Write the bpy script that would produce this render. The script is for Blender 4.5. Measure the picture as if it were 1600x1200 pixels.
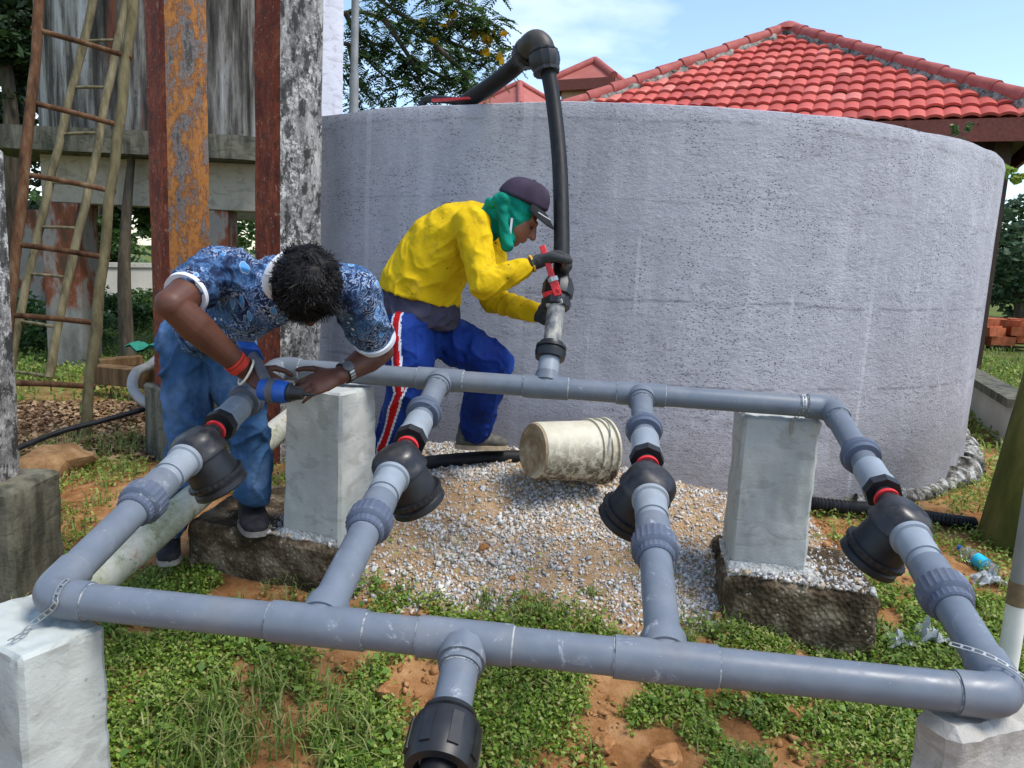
import bpy, bmesh, math, random
import numpy as np
from mathutils import Vector as V, Matrix, Quaternion, noise as mnoise

random.seed(7); RNG = np.random.default_rng(7)
for o in list(bpy.data.objects): bpy.data.objects.remove(o)
SC = bpy.context.scene; COL = SC.collection
rad = math.radians

# ---------------------------------------------------------------- camera, sky, sun, exposure
CAM = V((0, 0, 1.5)); PITCH = rad(9.0); ROLL = 0.048
_F = V((0, math.cos(PITCH), -math.sin(PITCH))); _R = V((1, 0, 0)); _U = _R.cross(_F)
CR = _R * math.cos(ROLL) + _U * math.sin(ROLL); CU = -_R * math.sin(ROLL) + _U * math.cos(ROLL); CF = _F
cd = bpy.data.cameras.new('camera'); cam = bpy.data.objects.new('camera', cd); COL.objects.link(cam)
cd.sensor_width = 36; cd.lens = 27; cd.clip_start = 0.05; cd.clip_end = 2000
cam.matrix_world = Matrix((( CR.x, CU.x, -CF.x, CAM.x), (CR.y, CU.y, -CF.y, CAM.y), (CR.z, CU.z, -CF.z, CAM.z), (0, 0, 0, 1)))
SC.camera = cam

SUN_EL, SUN_AZ = rad(60), rad(112)           # azimuth measured from +Y towards +X
world = bpy.data.worlds.new('World'); SC.world = world; world.use_nodes = True
wn = world.node_tree.nodes; wl = world.node_tree.links; wn.clear()
w_out = wn.new('ShaderNodeOutputWorld'); w_bg = wn.new('ShaderNodeBackground'); w_sky = wn.new('ShaderNodeTexSky')
w_sky.sky_type = 'NISHITA'; w_sky.sun_disc = False; w_sky.sun_elevation = SUN_EL; w_sky.sun_rotation = SUN_AZ
w_sky.air_density = 1.0; w_sky.dust_density = 0.6; w_sky.ozone_density = 1.6
w_tc = wn.new('ShaderNodeTexCoord'); w_map = wn.new('ShaderNodeMapping'); w_map.inputs['Scale'].default_value = (1.3, 1.3, 3.6)
w_map.inputs['Location'].default_value = (0.35, 0.1, 0.15)
w_noi = wn.new('ShaderNodeTexNoise'); w_noi.inputs['Scale'].default_value = 1.5; w_noi.inputs['Detail'].default_value = 6; w_noi.inputs['Roughness'].default_value = 0.55
w_rmp = wn.new('ShaderNodeValToRGB'); w_rmp.color_ramp.elements[0].position = 0.50; w_rmp.color_ramp.elements[1].position = 0.86
w_mix = wn.new('ShaderNodeMix'); w_mix.data_type = 'RGBA'
w_mix.inputs[7].default_value = (7.0, 7.4, 8.0, 1)
wl.new(w_tc.outputs['Generated'], w_map.inputs[0]); wl.new(w_map.outputs[0], w_noi.inputs['Vector'])
wl.new(w_noi.outputs['Fac'], w_rmp.inputs[0]); wl.new(w_rmp.outputs[0], w_mix.inputs[0])
wl.new(w_sky.outputs[0], w_mix.inputs[6]); wl.new(w_mix.outputs[2], w_bg.inputs[0])
w_bg.inputs[1].default_value = 0.10
wl.new(w_bg.outputs[0], w_out.inputs[0])

sl = bpy.data.lights.new('sun', 'SUN'); so = bpy.data.objects.new('sun', sl); COL.objects.link(so)
sl.energy = 1.5; sl.angle = rad(22); sl.color = (1.0, 0.95, 0.87)
sd = V((math.sin(SUN_AZ) * math.cos(SUN_EL), math.cos(SUN_AZ) * math.cos(SUN_EL), math.sin(SUN_EL)))
so.rotation_euler = sd.to_track_quat('Z', 'Y').to_euler(); so.location = (5, 3, 12)
SC.view_settings.view_transform = 'Standard'; SC.view_settings.look = 'None'
SC.view_settings.exposure = 1.40; SC.view_settings.gamma = 1.0
SC.cycles.max_bounces = 6; SC.cycles.transparent_max_bounces = 12

# ---------------------------------------------------------------- helpers
def ray(x, y): return CF + CR * ((x - 800) / 1200.) - CU * ((y - 600) / 1200.)
def pt(x, y, Y):                              # a point of the place, by its bearing and its distance ahead of the tripod
    r = ray(x, y); return CAM + r * (Y / r.y)
def ptz(x, y, z):
    r = ray(x, y); return CAM + r * ((z - CAM.z) / r.z)

WM = {}
def tag(o, label=None, cat=None, group=None, kind=None):
    if label: o['label'] = label
    if cat: o['category'] = cat
    if group: o['group'] = group
    if kind: o['kind'] = kind
    return o
def thing(name, loc, label, cat, group=None):
    o = bpy.data.objects.new(name, None); o.empty_display_size = 0.1; COL.objects.link(o)
    o.location = loc; WM[o.name] = Matrix.Translation(V(loc)); return tag(o, label, cat, group)
def put(name, me, mw=Matrix.Identity(4), parent=None):
    o = bpy.data.objects.new(name, me); COL.objects.link(o); WM[o.name] = mw.copy()
    if parent is not None:
        o.parent = parent; o.matrix_local = WM[parent.name].inverted() @ mw
    else: o.matrix_local = mw
    return o
def frame(t):
    t = V(t).normalized(); a = V((0, 0, 1)) if abs(t.z) < .9 else V((1, 0, 0))
    n = t.cross(a).normalized(); return t, n, t.cross(n).normalized()

class MB:
    def __init__(s): s.v = []; s.f = []; s.m = []
    def add(s, vs, fs, mi=0):
        o = len(s.v); s.v += [V(p) for p in vs]; s.f += [[i + o for i in f] for f in fs]; s.m += [mi] * len(fs); return s
    def tube(s, path, r, seg=16, caps=True, mi=0, flat=1.0):
        path = [V(p) for p in path]; n = len(path)
        if not isinstance(r, (list, tuple)): r = [r] * n
        t0 = (path[1] - path[0]).normalized(); _, nn, _ = frame(t0); vs = []; fs = []
        for i, p in enumerate(path):
            t = (path[min(i + 1, n - 1)] - path[max(i - 1, 0)]).normalized()
            nn = (nn - t * nn.dot(t)).normalized(); b = t.cross(nn)
            for k in range(seg):
                a = 2 * math.pi * k / seg; vs.append(p + nn * (math.cos(a) * r[i]) + b * (math.sin(a) * r[i] * flat))
        for i in range(n - 1):
            for k in range(seg):
                k2 = (k + 1) % seg; fs.append([i * seg + k, i * seg + k2, (i + 1) * seg + k2, (i + 1) * seg + k])
        if caps: fs.append(list(range(seg - 1, -1, -1))); fs.append([(n - 1) * seg + k for k in range(seg)])
        return s.add(vs, fs, mi)
    def lathe(s, A, axis, prof, seg=28, mi=0, ribs=0, up=None):          # prof: (distance along axis, radius)
        A = V(A); t, n, b = frame(axis); vs = []; fs = []
        for (d, r) in prof:
            for k in range(seg):
                a = 2 * math.pi * k / seg
                rr = r * (1 + (ribs if k % 2 else 0)) if ribs else r
                vs.append(A + t * d + (n * math.cos(a) + b * math.sin(a)) * max(rr, 1e-5))
        m = len(prof)
        for i in range(m - 1):
            for k in range(seg):
                k2 = (k + 1) % seg; fs.append([i * seg + k, i * seg + k2, (i + 1) * seg + k2, (i + 1) * seg + k])
        fs.append(list(range(seg - 1, -1, -1))); fs.append([(m - 1) * seg + k for k in range(seg)])
        return s.add(vs, fs, mi)
    def hexa(s, c, mi=0):                     # 8 corners: bottom 4 ccw, top 4 ccw
        return s.add(c, [[3, 2, 1, 0], [4, 5, 6, 7], [0, 1, 5, 4], [1, 2, 6, 5], [2, 3, 7, 6], [3, 0, 4, 7]], mi)
    def box(s, c, size, R=None, mi=0):
        c = V(c); h = [x / 2 for x in size]; R = R or Matrix.Identity(3); q = []
        for z in (-1, 1):
            for (x, y) in ((-1, -1), (1, -1), (1, 1), (-1, 1)): q.append(c + R @ V((x * h[0], y * h[1], z * h[2])))
        return s.hexa(q, mi)
    def bar(s, a, b, w, h, up=(0, 0, 1), mi=0):
        a = V(a); b = V(b); t = (b - a).normalized(); sd_ = t.cross(V(up)).normalized(); u = sd_.cross(t)
        q = []
        for (k, su) in ((-1, a), (1, a)): pass
        q = [a - sd_ * w / 2 - u * h / 2, b - sd_ * w / 2 - u * h / 2, b + sd_ * w / 2 - u * h / 2, a + sd_ * w / 2 - u * h / 2,
             a - sd_ * w / 2 + u * h / 2, b - sd_ * w / 2 + u * h / 2, b + sd_ * w / 2 + u * h / 2, a + sd_ * w / 2 + u * h / 2]
        o = len(s.v); s.hexa(q, mi)
        for i in range(len(s.f) - 6, len(s.f)): s.f[i] = s.f[i][::-1]
        return s
    def rough(s, c, n=10, amp=.006, sc=7, seed=0, mi=0):    # 8-corner block with hand-made uneven faces
        bm = bmesh.new(); vs = [bm.verts.new(V(p)) for p in c]
        for f in [[3, 2, 1, 0], [4, 5, 6, 7], [0, 1, 5, 4], [1, 2, 6, 5], [2, 3, 7, 6], [3, 0, 4, 7]]: bm.faces.new([vs[i] for i in f])
        bmesh.ops.recalc_face_normals(bm, faces=bm.faces)
        bmesh.ops.bevel(bm, geom=list(bm.edges), offset=amp * 1.3, segments=1, affect='EDGES')
        bmesh.ops.subdivide_edges(bm, edges=[e for e in bm.edges if e.calc_length() > amp * 8], cuts=n, use_grid_fill=True)
        bmesh.ops.triangulate(bm, faces=[f for f in bm.faces if len(f.verts) > 4])
        bm.normal_update()
        for v in bm.verts:
            p = v.co * sc + V((seed * 3.1, seed, 0))
            v.co += v.normal * ((mnoise.fractal(p, .8, 2, 4)) * amp * .8 + mnoise.noise(p * 4) * amp * .35)
        bm.verts.index_update(); s.add([v.co.copy() for v in bm.verts], [[v.index for v in f.verts] for f in bm.faces], mi); bm.free(); return s
    def mesh(s, name, mats, origin=None, angle=40):
        me = bpy.data.meshes.new(name); org = origin or V((0, 0, 0))
        me.from_pydata([tuple(p - org) for p in s.v], [], s.f)
        for m in (mats if isinstance(mats, (list, tuple)) else [mats]): me.materials.append(m)
        if any(s.m): me.polygons.foreach_set('material_index', s.m)
        bm = bmesh.new(); bm.from_mesh(me); bmesh.ops.recalc_face_normals(bm, faces=bm.faces); bm.to_mesh(me); bm.free()
        if angle:
            me.shade_smooth(); me.set_sharp_from_angle(angle=rad(angle))
        return me
    def build(s, name, mats, parent=None, angle=40, bevel=0, label=None):
        mw = WM[parent.name] if parent is not None else Matrix.Identity(4)
        o = put(name, s.mesh(name, mats, mw.translation, angle), mw, parent)
        if bevel:
            b = o.modifiers.new('bevel', 'BEVEL'); b.width = bevel; b.segments = 2; b.limit_method = 'ANGLE'; b.angle_limit = rad(40)
        if label: o['label'] = label
        return o

def arrmesh(name, verts, nper, mats, face_mat=None, smooth=False):
    """many equal little polygons: verts (N*nper,3)"""
    me = bpy.data.meshes.new(name); nv = len(verts); nf = nv // nper
    me.vertices.add(nv); me.vertices.foreach_set('co', np.asarray(verts, np.float32).ravel())
    me.loops.add(nv); me.loops.foreach_set('vertex_index', np.arange(nv, dtype=np.int32))
    me.polygons.add(nf); me.polygons.foreach_set('loop_start', np.arange(0, nv, nper, dtype=np.int32))
    me.polygons.foreach_set('loop_total', np.full(nf, nper, np.int32))
    for m in (mats if isinstance(mats, (list, tuple)) else [mats]): me.materials.append(m)
    if face_mat is not None: me.polygons.foreach_set('material_index', np.asarray(face_mat, np.int32))
    me.update(); me.validate(); return me
def trimesh(name, verts, faces, mats):
    me = bpy.data.meshes.new(name); nf, k = faces.shape
    me.vertices.add(len(verts)); me.vertices.foreach_set('co', np.asarray(verts, np.float32).ravel())
    me.loops.add(nf * k); me.loops.foreach_set('vertex_index', faces.astype(np.int32).ravel())
    me.polygons.add(nf); me.polygons.foreach_set('loop_start', np.arange(0, nf * k, k, dtype=np.int32)); me.polygons.foreach_set('loop_total', np.full(nf, k, np.int32))
    for m in (mats if isinstance(mats, (list, tuple)) else [mats]): me.materials.append(m)
    me.update(); return me

# ---------------------------------------------------------------- materials
class NT:
    def __init__(s, name):
        s.mat = bpy.data.materials.new(name); s.mat.use_nodes = True; s.t = s.mat.node_tree; s.n = s.t.nodes
        s.b = s.n['Principled BSDF']; s.tc = s.n.new('ShaderNodeTexCoord')
    def lk(s, a, b): s.t.links.new(a, b)
    def val(s, sock, v):
        if hasattr(v, 'is_linked'): s.lk(v, sock)
        elif isinstance(v, (tuple, list)): sock.default_value = tuple(v) + ((1,) if len(v) == 3 and len(sock.default_value) == 4 else ())
        else: sock.default_value = v
    def vec(s, scale=(1, 1, 1), loc=(0, 0, 0), rot=(0, 0, 0), src='Object'):
        m = s.n.new('ShaderNodeMapping'); s.lk(s.tc.outputs[src], m.inputs[0]); m.inputs['Scale'].default_value = scale
        m.inputs['Location'].default_value = loc; m.inputs['Rotation'].default_value = rot; return m.outputs[0]
    def noise(s, sc, det=4, ro=.55, vec=None, dist=0, col=False):
        n = s.n.new('ShaderNodeTexNoise'); n.inputs['Scale'].default_value = sc; n.inputs['Detail'].default_value = det
        n.inputs['Roughness'].default_value = ro; n.inputs['Distortion'].default_value = dist
        s.lk(vec if vec is not None else s.tc.outputs['Object'], n.inputs['Vector']); return n.outputs['Color' if col else 'Fac']
    def voro(s, sc, feat='F1', vec=None, out='Distance', rnd=1.0):
        n = s.n.new('ShaderNodeTexVoronoi'); n.feature = feat; n.inputs['Scale'].default_value = sc; n.inputs['Randomness'].default_value = rnd
        s.lk(vec if vec is not None else s.tc.outputs['Object'], n.inputs['Vector']); return n.outputs[out]
    def wave(s, sc, vec=None, dist=2, det=2, dsc=1, axis='X'):
        n = s.n.new('ShaderNodeTexWave'); n.bands_direction = axis; n.inputs['Scale'].default_value = sc; n.inputs['Distortion'].default_value = dist
        n.inputs['Detail'].default_value = det; n.inputs['Detail Scale'].default_value = dsc
        s.lk(vec if vec is not None else s.tc.outputs['Object'], n.inputs['Vector']); return n.outputs['Fac']
    def ramp(s, f, *st):
        r = s.n.new('ShaderNodeValToRGB'); s.lk(f, r.inputs[0]); e = r.color_ramp.elements
        while len(e) < len(st): e.new(.5)
        for i, (p, c) in enumerate(st):
            e[i].position = p; e[i].color = (c, c, c, 1) if not isinstance(c, tuple) else (c + (1,) if len(c) == 3 else c)
        return r.outputs[0]
    def mix(s, f, a, b, mode='MIX'):
        m = s.n.new('ShaderNodeMix'); m.data_type = 'RGBA'; m.blend_type = mode
        s.val(m.inputs[0], f); s.val(m.inputs[6], a); s.val(m.inputs[7], b); return m.outputs[2]
    def math(s, op, a, b=0.0):
        m = s.n.new('ShaderNodeMath'); m.operation = op; s.val(m.inputs[0], a); s.val(m.inputs[1], b); return m.outputs[0]
    def attr(s, name):
        a = s.n.new('ShaderNodeAttribute'); a.attribute_name = name; return a
    def island(s): return s.n.new('ShaderNodeNewGeometry').outputs['Random Per Island']
    def objrnd(s): return s.n.new('ShaderNodeObjectInfo').outputs['Random']
    def sepz(s, src='Object', i=2):
        x = s.n.new('ShaderNodeSeparateXYZ'); s.lk(s.tc.outputs[src], x.inputs[0]); return x.outputs[i]
    def bump(s, h, st=.3, d=.01):
        b = s.n.new('ShaderNodeBump'); b.inputs['Strength'].default_value = st; b.inputs['Distance'].default_value = d
        s.lk(h, b.inputs['Height'])
        if s.b.inputs['Normal'].is_linked: s.lk(s.b.inputs['Normal'].links[0].from_socket, b.inputs['Normal'])
        s.lk(b.outputs[0], s.b.inputs['Normal']); return s
    def out(s, col, rough=.7, metal=0, spec=.3, **kw):
        s.val(s.b.inputs['Base Color'], col); s.val(s.b.inputs['Roughness'], rough); s.b.inputs['Metallic'].default_value = metal
        s.b.inputs['Specular IOR Level'].default_value = spec
        for k, v in kw.items(): s.val(s.b.inputs[k.replace('_', ' ')], v)
        return s.mat
MT = {}
def simple(name, col, rough=.6, metal=0, spec=.35, var=.25, sc=30, bump=.15):
    t = NT(name); n = t.noise(sc, 5); d = tuple(c * (1 - var) for c in col); l = tuple(min(1, c * (1 + var)) for c in col)
    t.bump(n, bump, .004); MT[name] = t.out(t.ramp(n, (.3, d), (.7, l)), rough, metal, spec); return MT[name]

# grey pipe plastic, scuffed
def pipe_mat(name, c):
    t = NT(name); n = t.noise(14, 5); base = t.ramp(n, (.3, tuple(x * .88 for x in c)), (.7, tuple(x * 1.1 for x in c)))
    s = t.noise(9, 8, .75, t.vec((1, 1, 1)), 1.5); sm = t.ramp(s, (.60, 0.), (.66, 1.))
    sp = t.voro(70); spm = t.ramp(sp, (.06, 1.), (.10, 0.)); spn = t.math('MULTIPLY', spm, t.ramp(t.noise(5, 2), (.52, 0.), (.6, 1.)))
    col = t.mix(t.math('MULTIPLY', sm, .38), base, (.55, .58, .60)); col = t.mix(t.math('MULTIPLY', spn, .5), col, (.62, .64, .64))
    dust = t.noise(4, 6, .7); col = t.mix(t.math('MULTIPLY', t.ramp(dust, (.5, 0.), (.75, 1.)), .25), col, (.34, .30, .25))
    mud = t.noise(26, 9, .8, t.vec((1, 1, 1), (7, 3, 1))); col = t.mix(t.math('MULTIPLY', t.ramp(mud, (.60, 0.), (.66, .7)), t.ramp(t.noise(2.2, 3), (.48, 0.), (.60, 1.))), col, (.30, .235, .16))
    t.bump(n, .05, .003); t.bump(sm, .10, .001); MT[name] = t.out(col, t.ramp(s, (.35, .30), (.7, .6)), 0, .4); return MT[name]
pipe_mat('grey_pvc', (.138, .162, .195)); pipe_mat('pale_pvc', (.245, .28, .315)); pipe_mat('blue_grey_nut', (.085, .105, .15))
t = NT('glue'); n = t.noise(45, 5, .8); MT['glue'] = t.out(t.ramp(n, (.44, (.12, .15, .18)), (.54, (.40, .42, .41))), .7)
simple('black_plastic', (.014, .015, .017), .42, 0, .4, .3, 25, .1)
t = NT('dusty_black'); n = t.noise(18, 6, .7); MT['dusty_black'] = t.bump(n, .1, .003).out(t.ramp(n, (.46, (.014, .014, .017)), (.76, (.055, .05, .045))), t.ramp(n, (.4, .3), (.7, .7)), 0, .45)
simple('red_seal', (.62, .03, .035), .45); simple('red_paint', (.60, .025, .03), .4, 0, .4, .35, 60)
simple('steel', (.45, .45, .44), .35, .9); simple('dull_steel', (.40, .41, .40), .5, .7, .4, .3, 50)
t = NT('black_hose'); n = t.noise(22, 6, .7, t.vec((1, 1, .25)))
MT['black_hose'] = t.bump(n, .08, .003).out(t.ramp(n, (.4, (.007, .008, .010)), (.75, (.024, .024, .025))), t.ramp(n, (.3, .42), (.7, .62)), 0, .22)
t = NT('olive_elbow'); n = t.noise(9, 5); MT['olive_elbow'] = t.bump(n, .1, .003).out(t.ramp(n, (.35, (.022, .020, .017)), (.7, (.075, .066, .05))), .5, 0, .4)
t = NT('clear_pipe'); n = t.noise(16, 6, .7, t.vec((1, 1, .5))); MT['clear_pipe'] = t.bump(n, .2, .003).out(t.ramp(n, (.38, (.06, .07, .085)), (.5, (.20, .20, .19)), (.68, (.50, .46, .36))), .35, 0, .4)

# whitewashed concrete
def conc(name, c, dirt, sc=3, bumpst=.5, amt=(.5, .72), rough=.85):
    t = NT(name); n = t.noise(sc, 8, .6); f = t.noise(60, 6, .7); st = t.noise(5, 6, .6, t.vec((2.2, 2.2, .5)))
    col = t.ramp(n, (.3, tuple(x * .88 for x in c)), (.7, tuple(min(.9, x * 1.08) for x in c)))
    col = t.mix(t.ramp(st, (amt[0], 0.), (amt[1], .75)), col, dirt)
    pit = t.voro(24); pm = t.math('MULTIPLY', t.ramp(pit, (.07, 1.), (.13, 0.)), t.ramp(t.noise(4, 4), (.5, 0.), (.6, 1.))); tw = t.noise(7, 8, .62, t.vec((1, 1, 2.4), (2, 5, 1)), .8); col = t.mix(t.ramp(tw, (.40, .35), (.46, 0.)), col, tuple(x * .7 for x in dirt)); t.bump(tw, bumpst * .6, .014); col = t.mix(t.math('MULTIPLY', pm, .5), col, tuple(x * .5 for x in dirt))
    t.bump(f, bumpst, .004); t.bump(n, bumpst, .012); MT[name] = t.out(col, rough, 0, .2); return MT[name]
conc('whitewash', (.44, .455, .435), (.33, .335, .29), 4, .5, (.55, .85))
conc('whitewash_near', (.43, .46, .43), (.33, .34, .31), 5, .5, (.58, .9))
conc('raw_concrete', (.43, .41, .37), (.28, .25, .20), 5, .7, (.48, .75))
t = NT('elevated_shell'); n = t.noise(1.5, 10, .72, t.vec((2.4, 2.4, .22))); f = t.noise(12, 9, .8, t.vec((1, 1, .4)))
col = t.ramp(n, (.38, (.026, .024, .022)), (.47, (.10, .09, .078)), (.54, (.27, .25, .22)), (.61, (.44, .43, .42)), (.7, (.56, .56, .58)))
col = t.mix(t.ramp(t.noise(1.1, 6, .6, t.vec((2.6, 2.6, .18), (4, 0, 0))), (.60, 0.), (.66, .75)), col, (.22, .065, .03)); col = t.mix(t.ramp(f, (.56, 0.), (.66, .8)), col, (.035, .033, .03)); t.bump(f, .5, .015); MT['elevated_shell'] = t.out(col, .9, 0, .15)
conc('cream_beam', (.40, .36, .28), (.22, .185, .13), 3, .35, (.55, .8))
conc('dark_moss', (.16, .15, .11), (.025, .03, .02), 6, .8, (.42, .62))
conc('white_column', (.62, .62, .68), (.40, .39, .42), 4, .5, (.6, .8))
# rough footing : pebbly dark soil stained concrete
t = NT('footing'); n = t.noise(6, 7, .65); v = t.voro(55); f = t.noise(120, 4)
col = t.ramp(n, (.34, (.022, .017, .011)), (.50, (.085, .062, .038)), (.64, (.24, .19, .13)))
col = t.mix(t.math('MULTIPLY', t.ramp(v, (.18, .9), (.30, 0.)), t.ramp(t.noise(12, 6, .7), (.5, 0.), (.6, 1.))), col, (.46, .42, .34)); t.bump(v, .9, .012); t.bump(f, .4, .004); MT['footing'] = t.out(col, .95, 0, .1)
t = NT('mortar'); v = t.voro(70); n = t.noise(30, 6, .7); col = t.ramp(n, (.3, (.22, .22, .20)), (.6, (.52, .53, .51))); t.bump(v, .8, .01); t.bump(n, .6, .01); MT['mortar'] = t.out(col, .95, 0, .1)
t = NT('tank_mortar'); v = t.voro(26); n = t.noise(16, 6, .7); col = t.ramp(n, (.36, (.02, .02, .018)), (.50, (.16, .15, .13)), (.62, (.5, .5, .48))); t.bump(v, .9, .02); t.bump(n, .8, .02); MT['tank_mortar'] = t.out(col, .95, 0, .1)
# tank plaster (brushed lavender-grey)
t = NT('tank_plaster'); big = t.noise(.9, 6, .6); strk = t.noise(2.6, 8, .65, t.vec((3.2, 3.2, .22))); hz = t.noise(26, 6, .65, t.vec((.35, .35, 2.2)))
fine = t.noise(75, 4, .6, t.vec((.7, .7, 1.3))); pit = t.voro(46, 'F1', t.vec((1, 1, 1.7)))
col = t.ramp(big, (.3, (.36, .36, .40)), (.7, (.45, .45, .495)))
col = t.mix(t.ramp(strk, (.5, 0.), (.78, .55)), col, (.60, .60, .64)); col = t.mix(t.ramp(strk, (.22, .5), (.42, 0.)), col, (.33, .33, .365))
dk = t.math('MULTIPLY', t.ramp(pit, (.17, 1.), (.32, 0.)), t.ramp(t.noise(3.4, 7, .7), (.44, .12), (.56, 1.)))
col = t.mix(t.math('MULTIPLY', dk, .85), col, (.07, .07, .08))
ck = t.math('MULTIPLY', t.ramp(hz, (.36, 1.), (.41, 0.)), t.ramp(t.noise(1.7, 6, .65), (.44, 0.), (.58, 1.)))
col = t.mix(t.math('MULTIPLY', ck, .55), col, (.12, .118, .13))
sm_ = t.noise(38, 7, .8, t.vec((.9, .9, 1.3))); col = t.mix(t.ramp(sm_, (.33, .6), (.41, 0.)), col, (.25, .25, .275)); col = t.mix(t.ramp(sm_, (.56, 0.), (.66, .6)), col, (.60, .60, .65))
zz = t.sepz(); zn = t.math('ADD', zz, t.math('MULTIPLY', t.noise(2.5, 4), .10))
for (lz, lw, la) in ((2.16, .012, .35), (1.78, .008, .3), (1.30, .012, .5), (.86, .012, .55)):      # construction joints
    ln = t.math('ABSOLUTE', t.math('SUBTRACT', zn, lz)); lm = t.math('MULTIPLY', t.ramp(ln, (0., 1.), (lw, 0.)), t.ramp(t.noise(6, 6, .7), (.42, 0.), (.52, 1.)))
    col = t.mix(t.math('MULTIPLY', lm, la), col, (.09, .088, .1)); t.bump(lm, -.3, .008)
spl = t.math('ADD', zz, t.math('MULTIPLY', t.noise(4, 8, .7), .5)); col = t.mix(t.ramp(spl, (.62, .7), (1.0, 0.)), col, (.24, .225, .225))
mot = t.noise(1.3, 9, .72, t.vec((1.4, 1.4, 1))); col = t.mix(t.ramp(mot, (.40, .32), (.47, 0.)), col, (.33, .325, .355)); col = t.mix(t.ramp(mot, (.53, 0.), (.60, .25)), col, (.60, .60, .645))
drip = t.ramp(t.noise(3.0, 1, .4, t.vec((5, 5, .02))), (.66, 0.), (.69, 1.)); col = t.mix(t.math('MULTIPLY', drip, t.ramp(t.noise(1.5, 3), (.45, 0.), (.6, .55))), col, (.56, .56, .6))
t.bump(sm_, .5, .010); t.bump(t.noise(7, 9, .75, t.vec((.8, .8, 1.2))), .6, .04); t.bump(ck, -.6, .010); t.bump(fine, .45, .006); t.bump(dk, -.7, .010); MT['tank_plaster'] = t.out(col, .9, 0, .15)

# painted, weathered columns
t = NT('rusty_column'); n = t.noise(4.2, 12, .80, t.vec((1.5, 1.5, .6))); f = t.noise(30, 8, .8); v = t.voro(30, 'F1', t.vec((1, 1, .6)))
col = t.ramp(n, (.40, (.085, .075, .068)), (.455, (.24, .215, .20)), (.485, (.16, .06, .02)), (.51, (.40, .155, .04)), (.56, (.46, .20, .055)), (.61, (.33, .10, .025)), (.66, (.46, .22, .075)))
col = t.mix(t.math('MULTIPLY', t.ramp(f, (.52, 0.), (.57, .85)), t.ramp(t.noise(2.4, 8, .75, t.vec((1.2, 1.2, .6), (3, 3, 3))), (.44, .15), (.56, 1.))), col, (.045, .032, .025)); col = t.mix(t.ramp(t.noise(60, 5, .8), (.575, 0.), (.62, .6)), col, (.42, .36, .30)); col = t.mix(t.ramp(v, (.05, .5), (.13, 0.)), col, (.5, .45, .40))
t.bump(n, .4, .01); t.bump(f, .4, .005); MT['rusty_column'] = t.out(col, .8, 0, .2)
t = NT('red_paint_face'); n = t.noise(6, 12, .8, t.vec((1.3, 1.3, .6))); f = t.noise(34, 8, .8)
col = t.ramp(n, (.40, (.085, .014, .006)), (.52, (.19, .034, .010)), (.62, (.26, .075, .03))); col = t.mix(t.ramp(f, (.585, 0.), (.62, .7)), col, (.42, .32, .25)); col = t.mix(t.ramp(t.noise(15, 9, .8), (.52, 0.), (.59, .8)), col, (.045, .020, .013))
t.bump(f, .4, .004); MT['red_paint_face'] = t.out(col, .75, 0, .25)
t = NT('black_white_column'); n = t.noise(3.6, 12, .8, t.vec((1.5, 1.5, .5))); f = t.noise(36, 9, .85)
col = t.ramp(n, (.36, (.05, .05, .047)), (.52, (.16, .155, .15)), (.66, (.50, .49, .46))); col = t.mix(t.math('MULTIPLY', t.ramp(f, (.495, 0.), (.535, .95)), t.ramp(t.noise(2.6, 8, .7), (.44, .2), (.54, 1.))), col, (.58, .57, .54))
col = t.mix(t.ramp(t.noise(20, 6, .7, t.vec((1, 1, .5))), (.505, 0.), (.56, .85)), col, (.025, .025, .024)); t.bump(f, .5, .006); MT['black_white_column'] = t.out(col, .9, 0, .15)
t = NT('leg_paint'); n = t.noise(2.6, 7, .65, t.vec((1.4, 1.4, .6))); z = t.sepz()
up = t.ramp(n, (.38, (.10, .06, .04)), (.48, (.24, .075, .035)), (.56, (.30, .27, .23)), (.7, (.22, .19, .15))); lo = t.ramp(n, (.35, (.13, .12, .10)), (.65, (.36, .34, .30)))
col = t.mix(t.ramp(t.math('ADD', z, t.math('MULTIPLY', n, .3)), (.80, 0.), (.86, 1.)), lo, up); t.bump(n, .4, .01); MT['leg_paint'] = t.out(col, .9, 0, .15)
# wood
def wood(name, a, b, c):
    t = NT(name); n = t.noise(6, 7, .7, t.vec((2, 2, .4))); f = t.noise(40, 5, .7, t.vec((1, 1, .3)))
    col = t.ramp(n, (.34, a), (.52, b), (.7, c)); t.bump(f, .6, .006); MT[name] = t.out(col, .85, 0, .15)
wood('ladder_brown', (.035, .018, .010), (.115, .055, .026), (.19, .13, .075)); wood('ladder_dark', (.05, .04, .02), (.12, .10, .05), (.19, .16, .085))
wood('ladder_pale', (.06, .05, .026), (.15, .125, .07), (.25, .215, .13)); wood('bark', (.035, .028, .02), (.08, .065, .045), (.14, .115, .08)); wood('plank', (.06, .036, .018), (.13, .075, .034), (.22, .14, .07))
# roof tile
t = NT('roof_tile'); n = t.noise(3, 5, .6); r = t.objrnd(); base = t.ramp(r, (0., (.33, .05, .038)), (.4, (.49, .085, .064)), (.8, (.54, .11, .083)), (1., (.60, .19, .15)))
col = t.mix(t.ramp(t.noise(9, 6, .7), (.55, 0.), (.75, .55)), base, (.18, .05, .035)); t.bump(n, .15, .01); MT['roof_tile'] = t.out(col, .62, 0, .3)
t = NT('ridge_cap'); n = t.noise(6, 6, .7); MT['ridge_cap'] = t.bump(n, .2, .01).out(t.ramp(n, (.35, (.30, .07, .055)), (.7, (.45, .13, .11))), .7, 0, .25)
t = NT('ridge_mortar'); n = t.noise(9, 7, .75); MT['ridge_mortar'] = t.bump(n, .9, .03).out(t.ramp(n, (.38, (.035, .036, .032)), (.5, (.23, .22, .19)), (.65, (.46, .44, .39))), .95, 0, .1)
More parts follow.
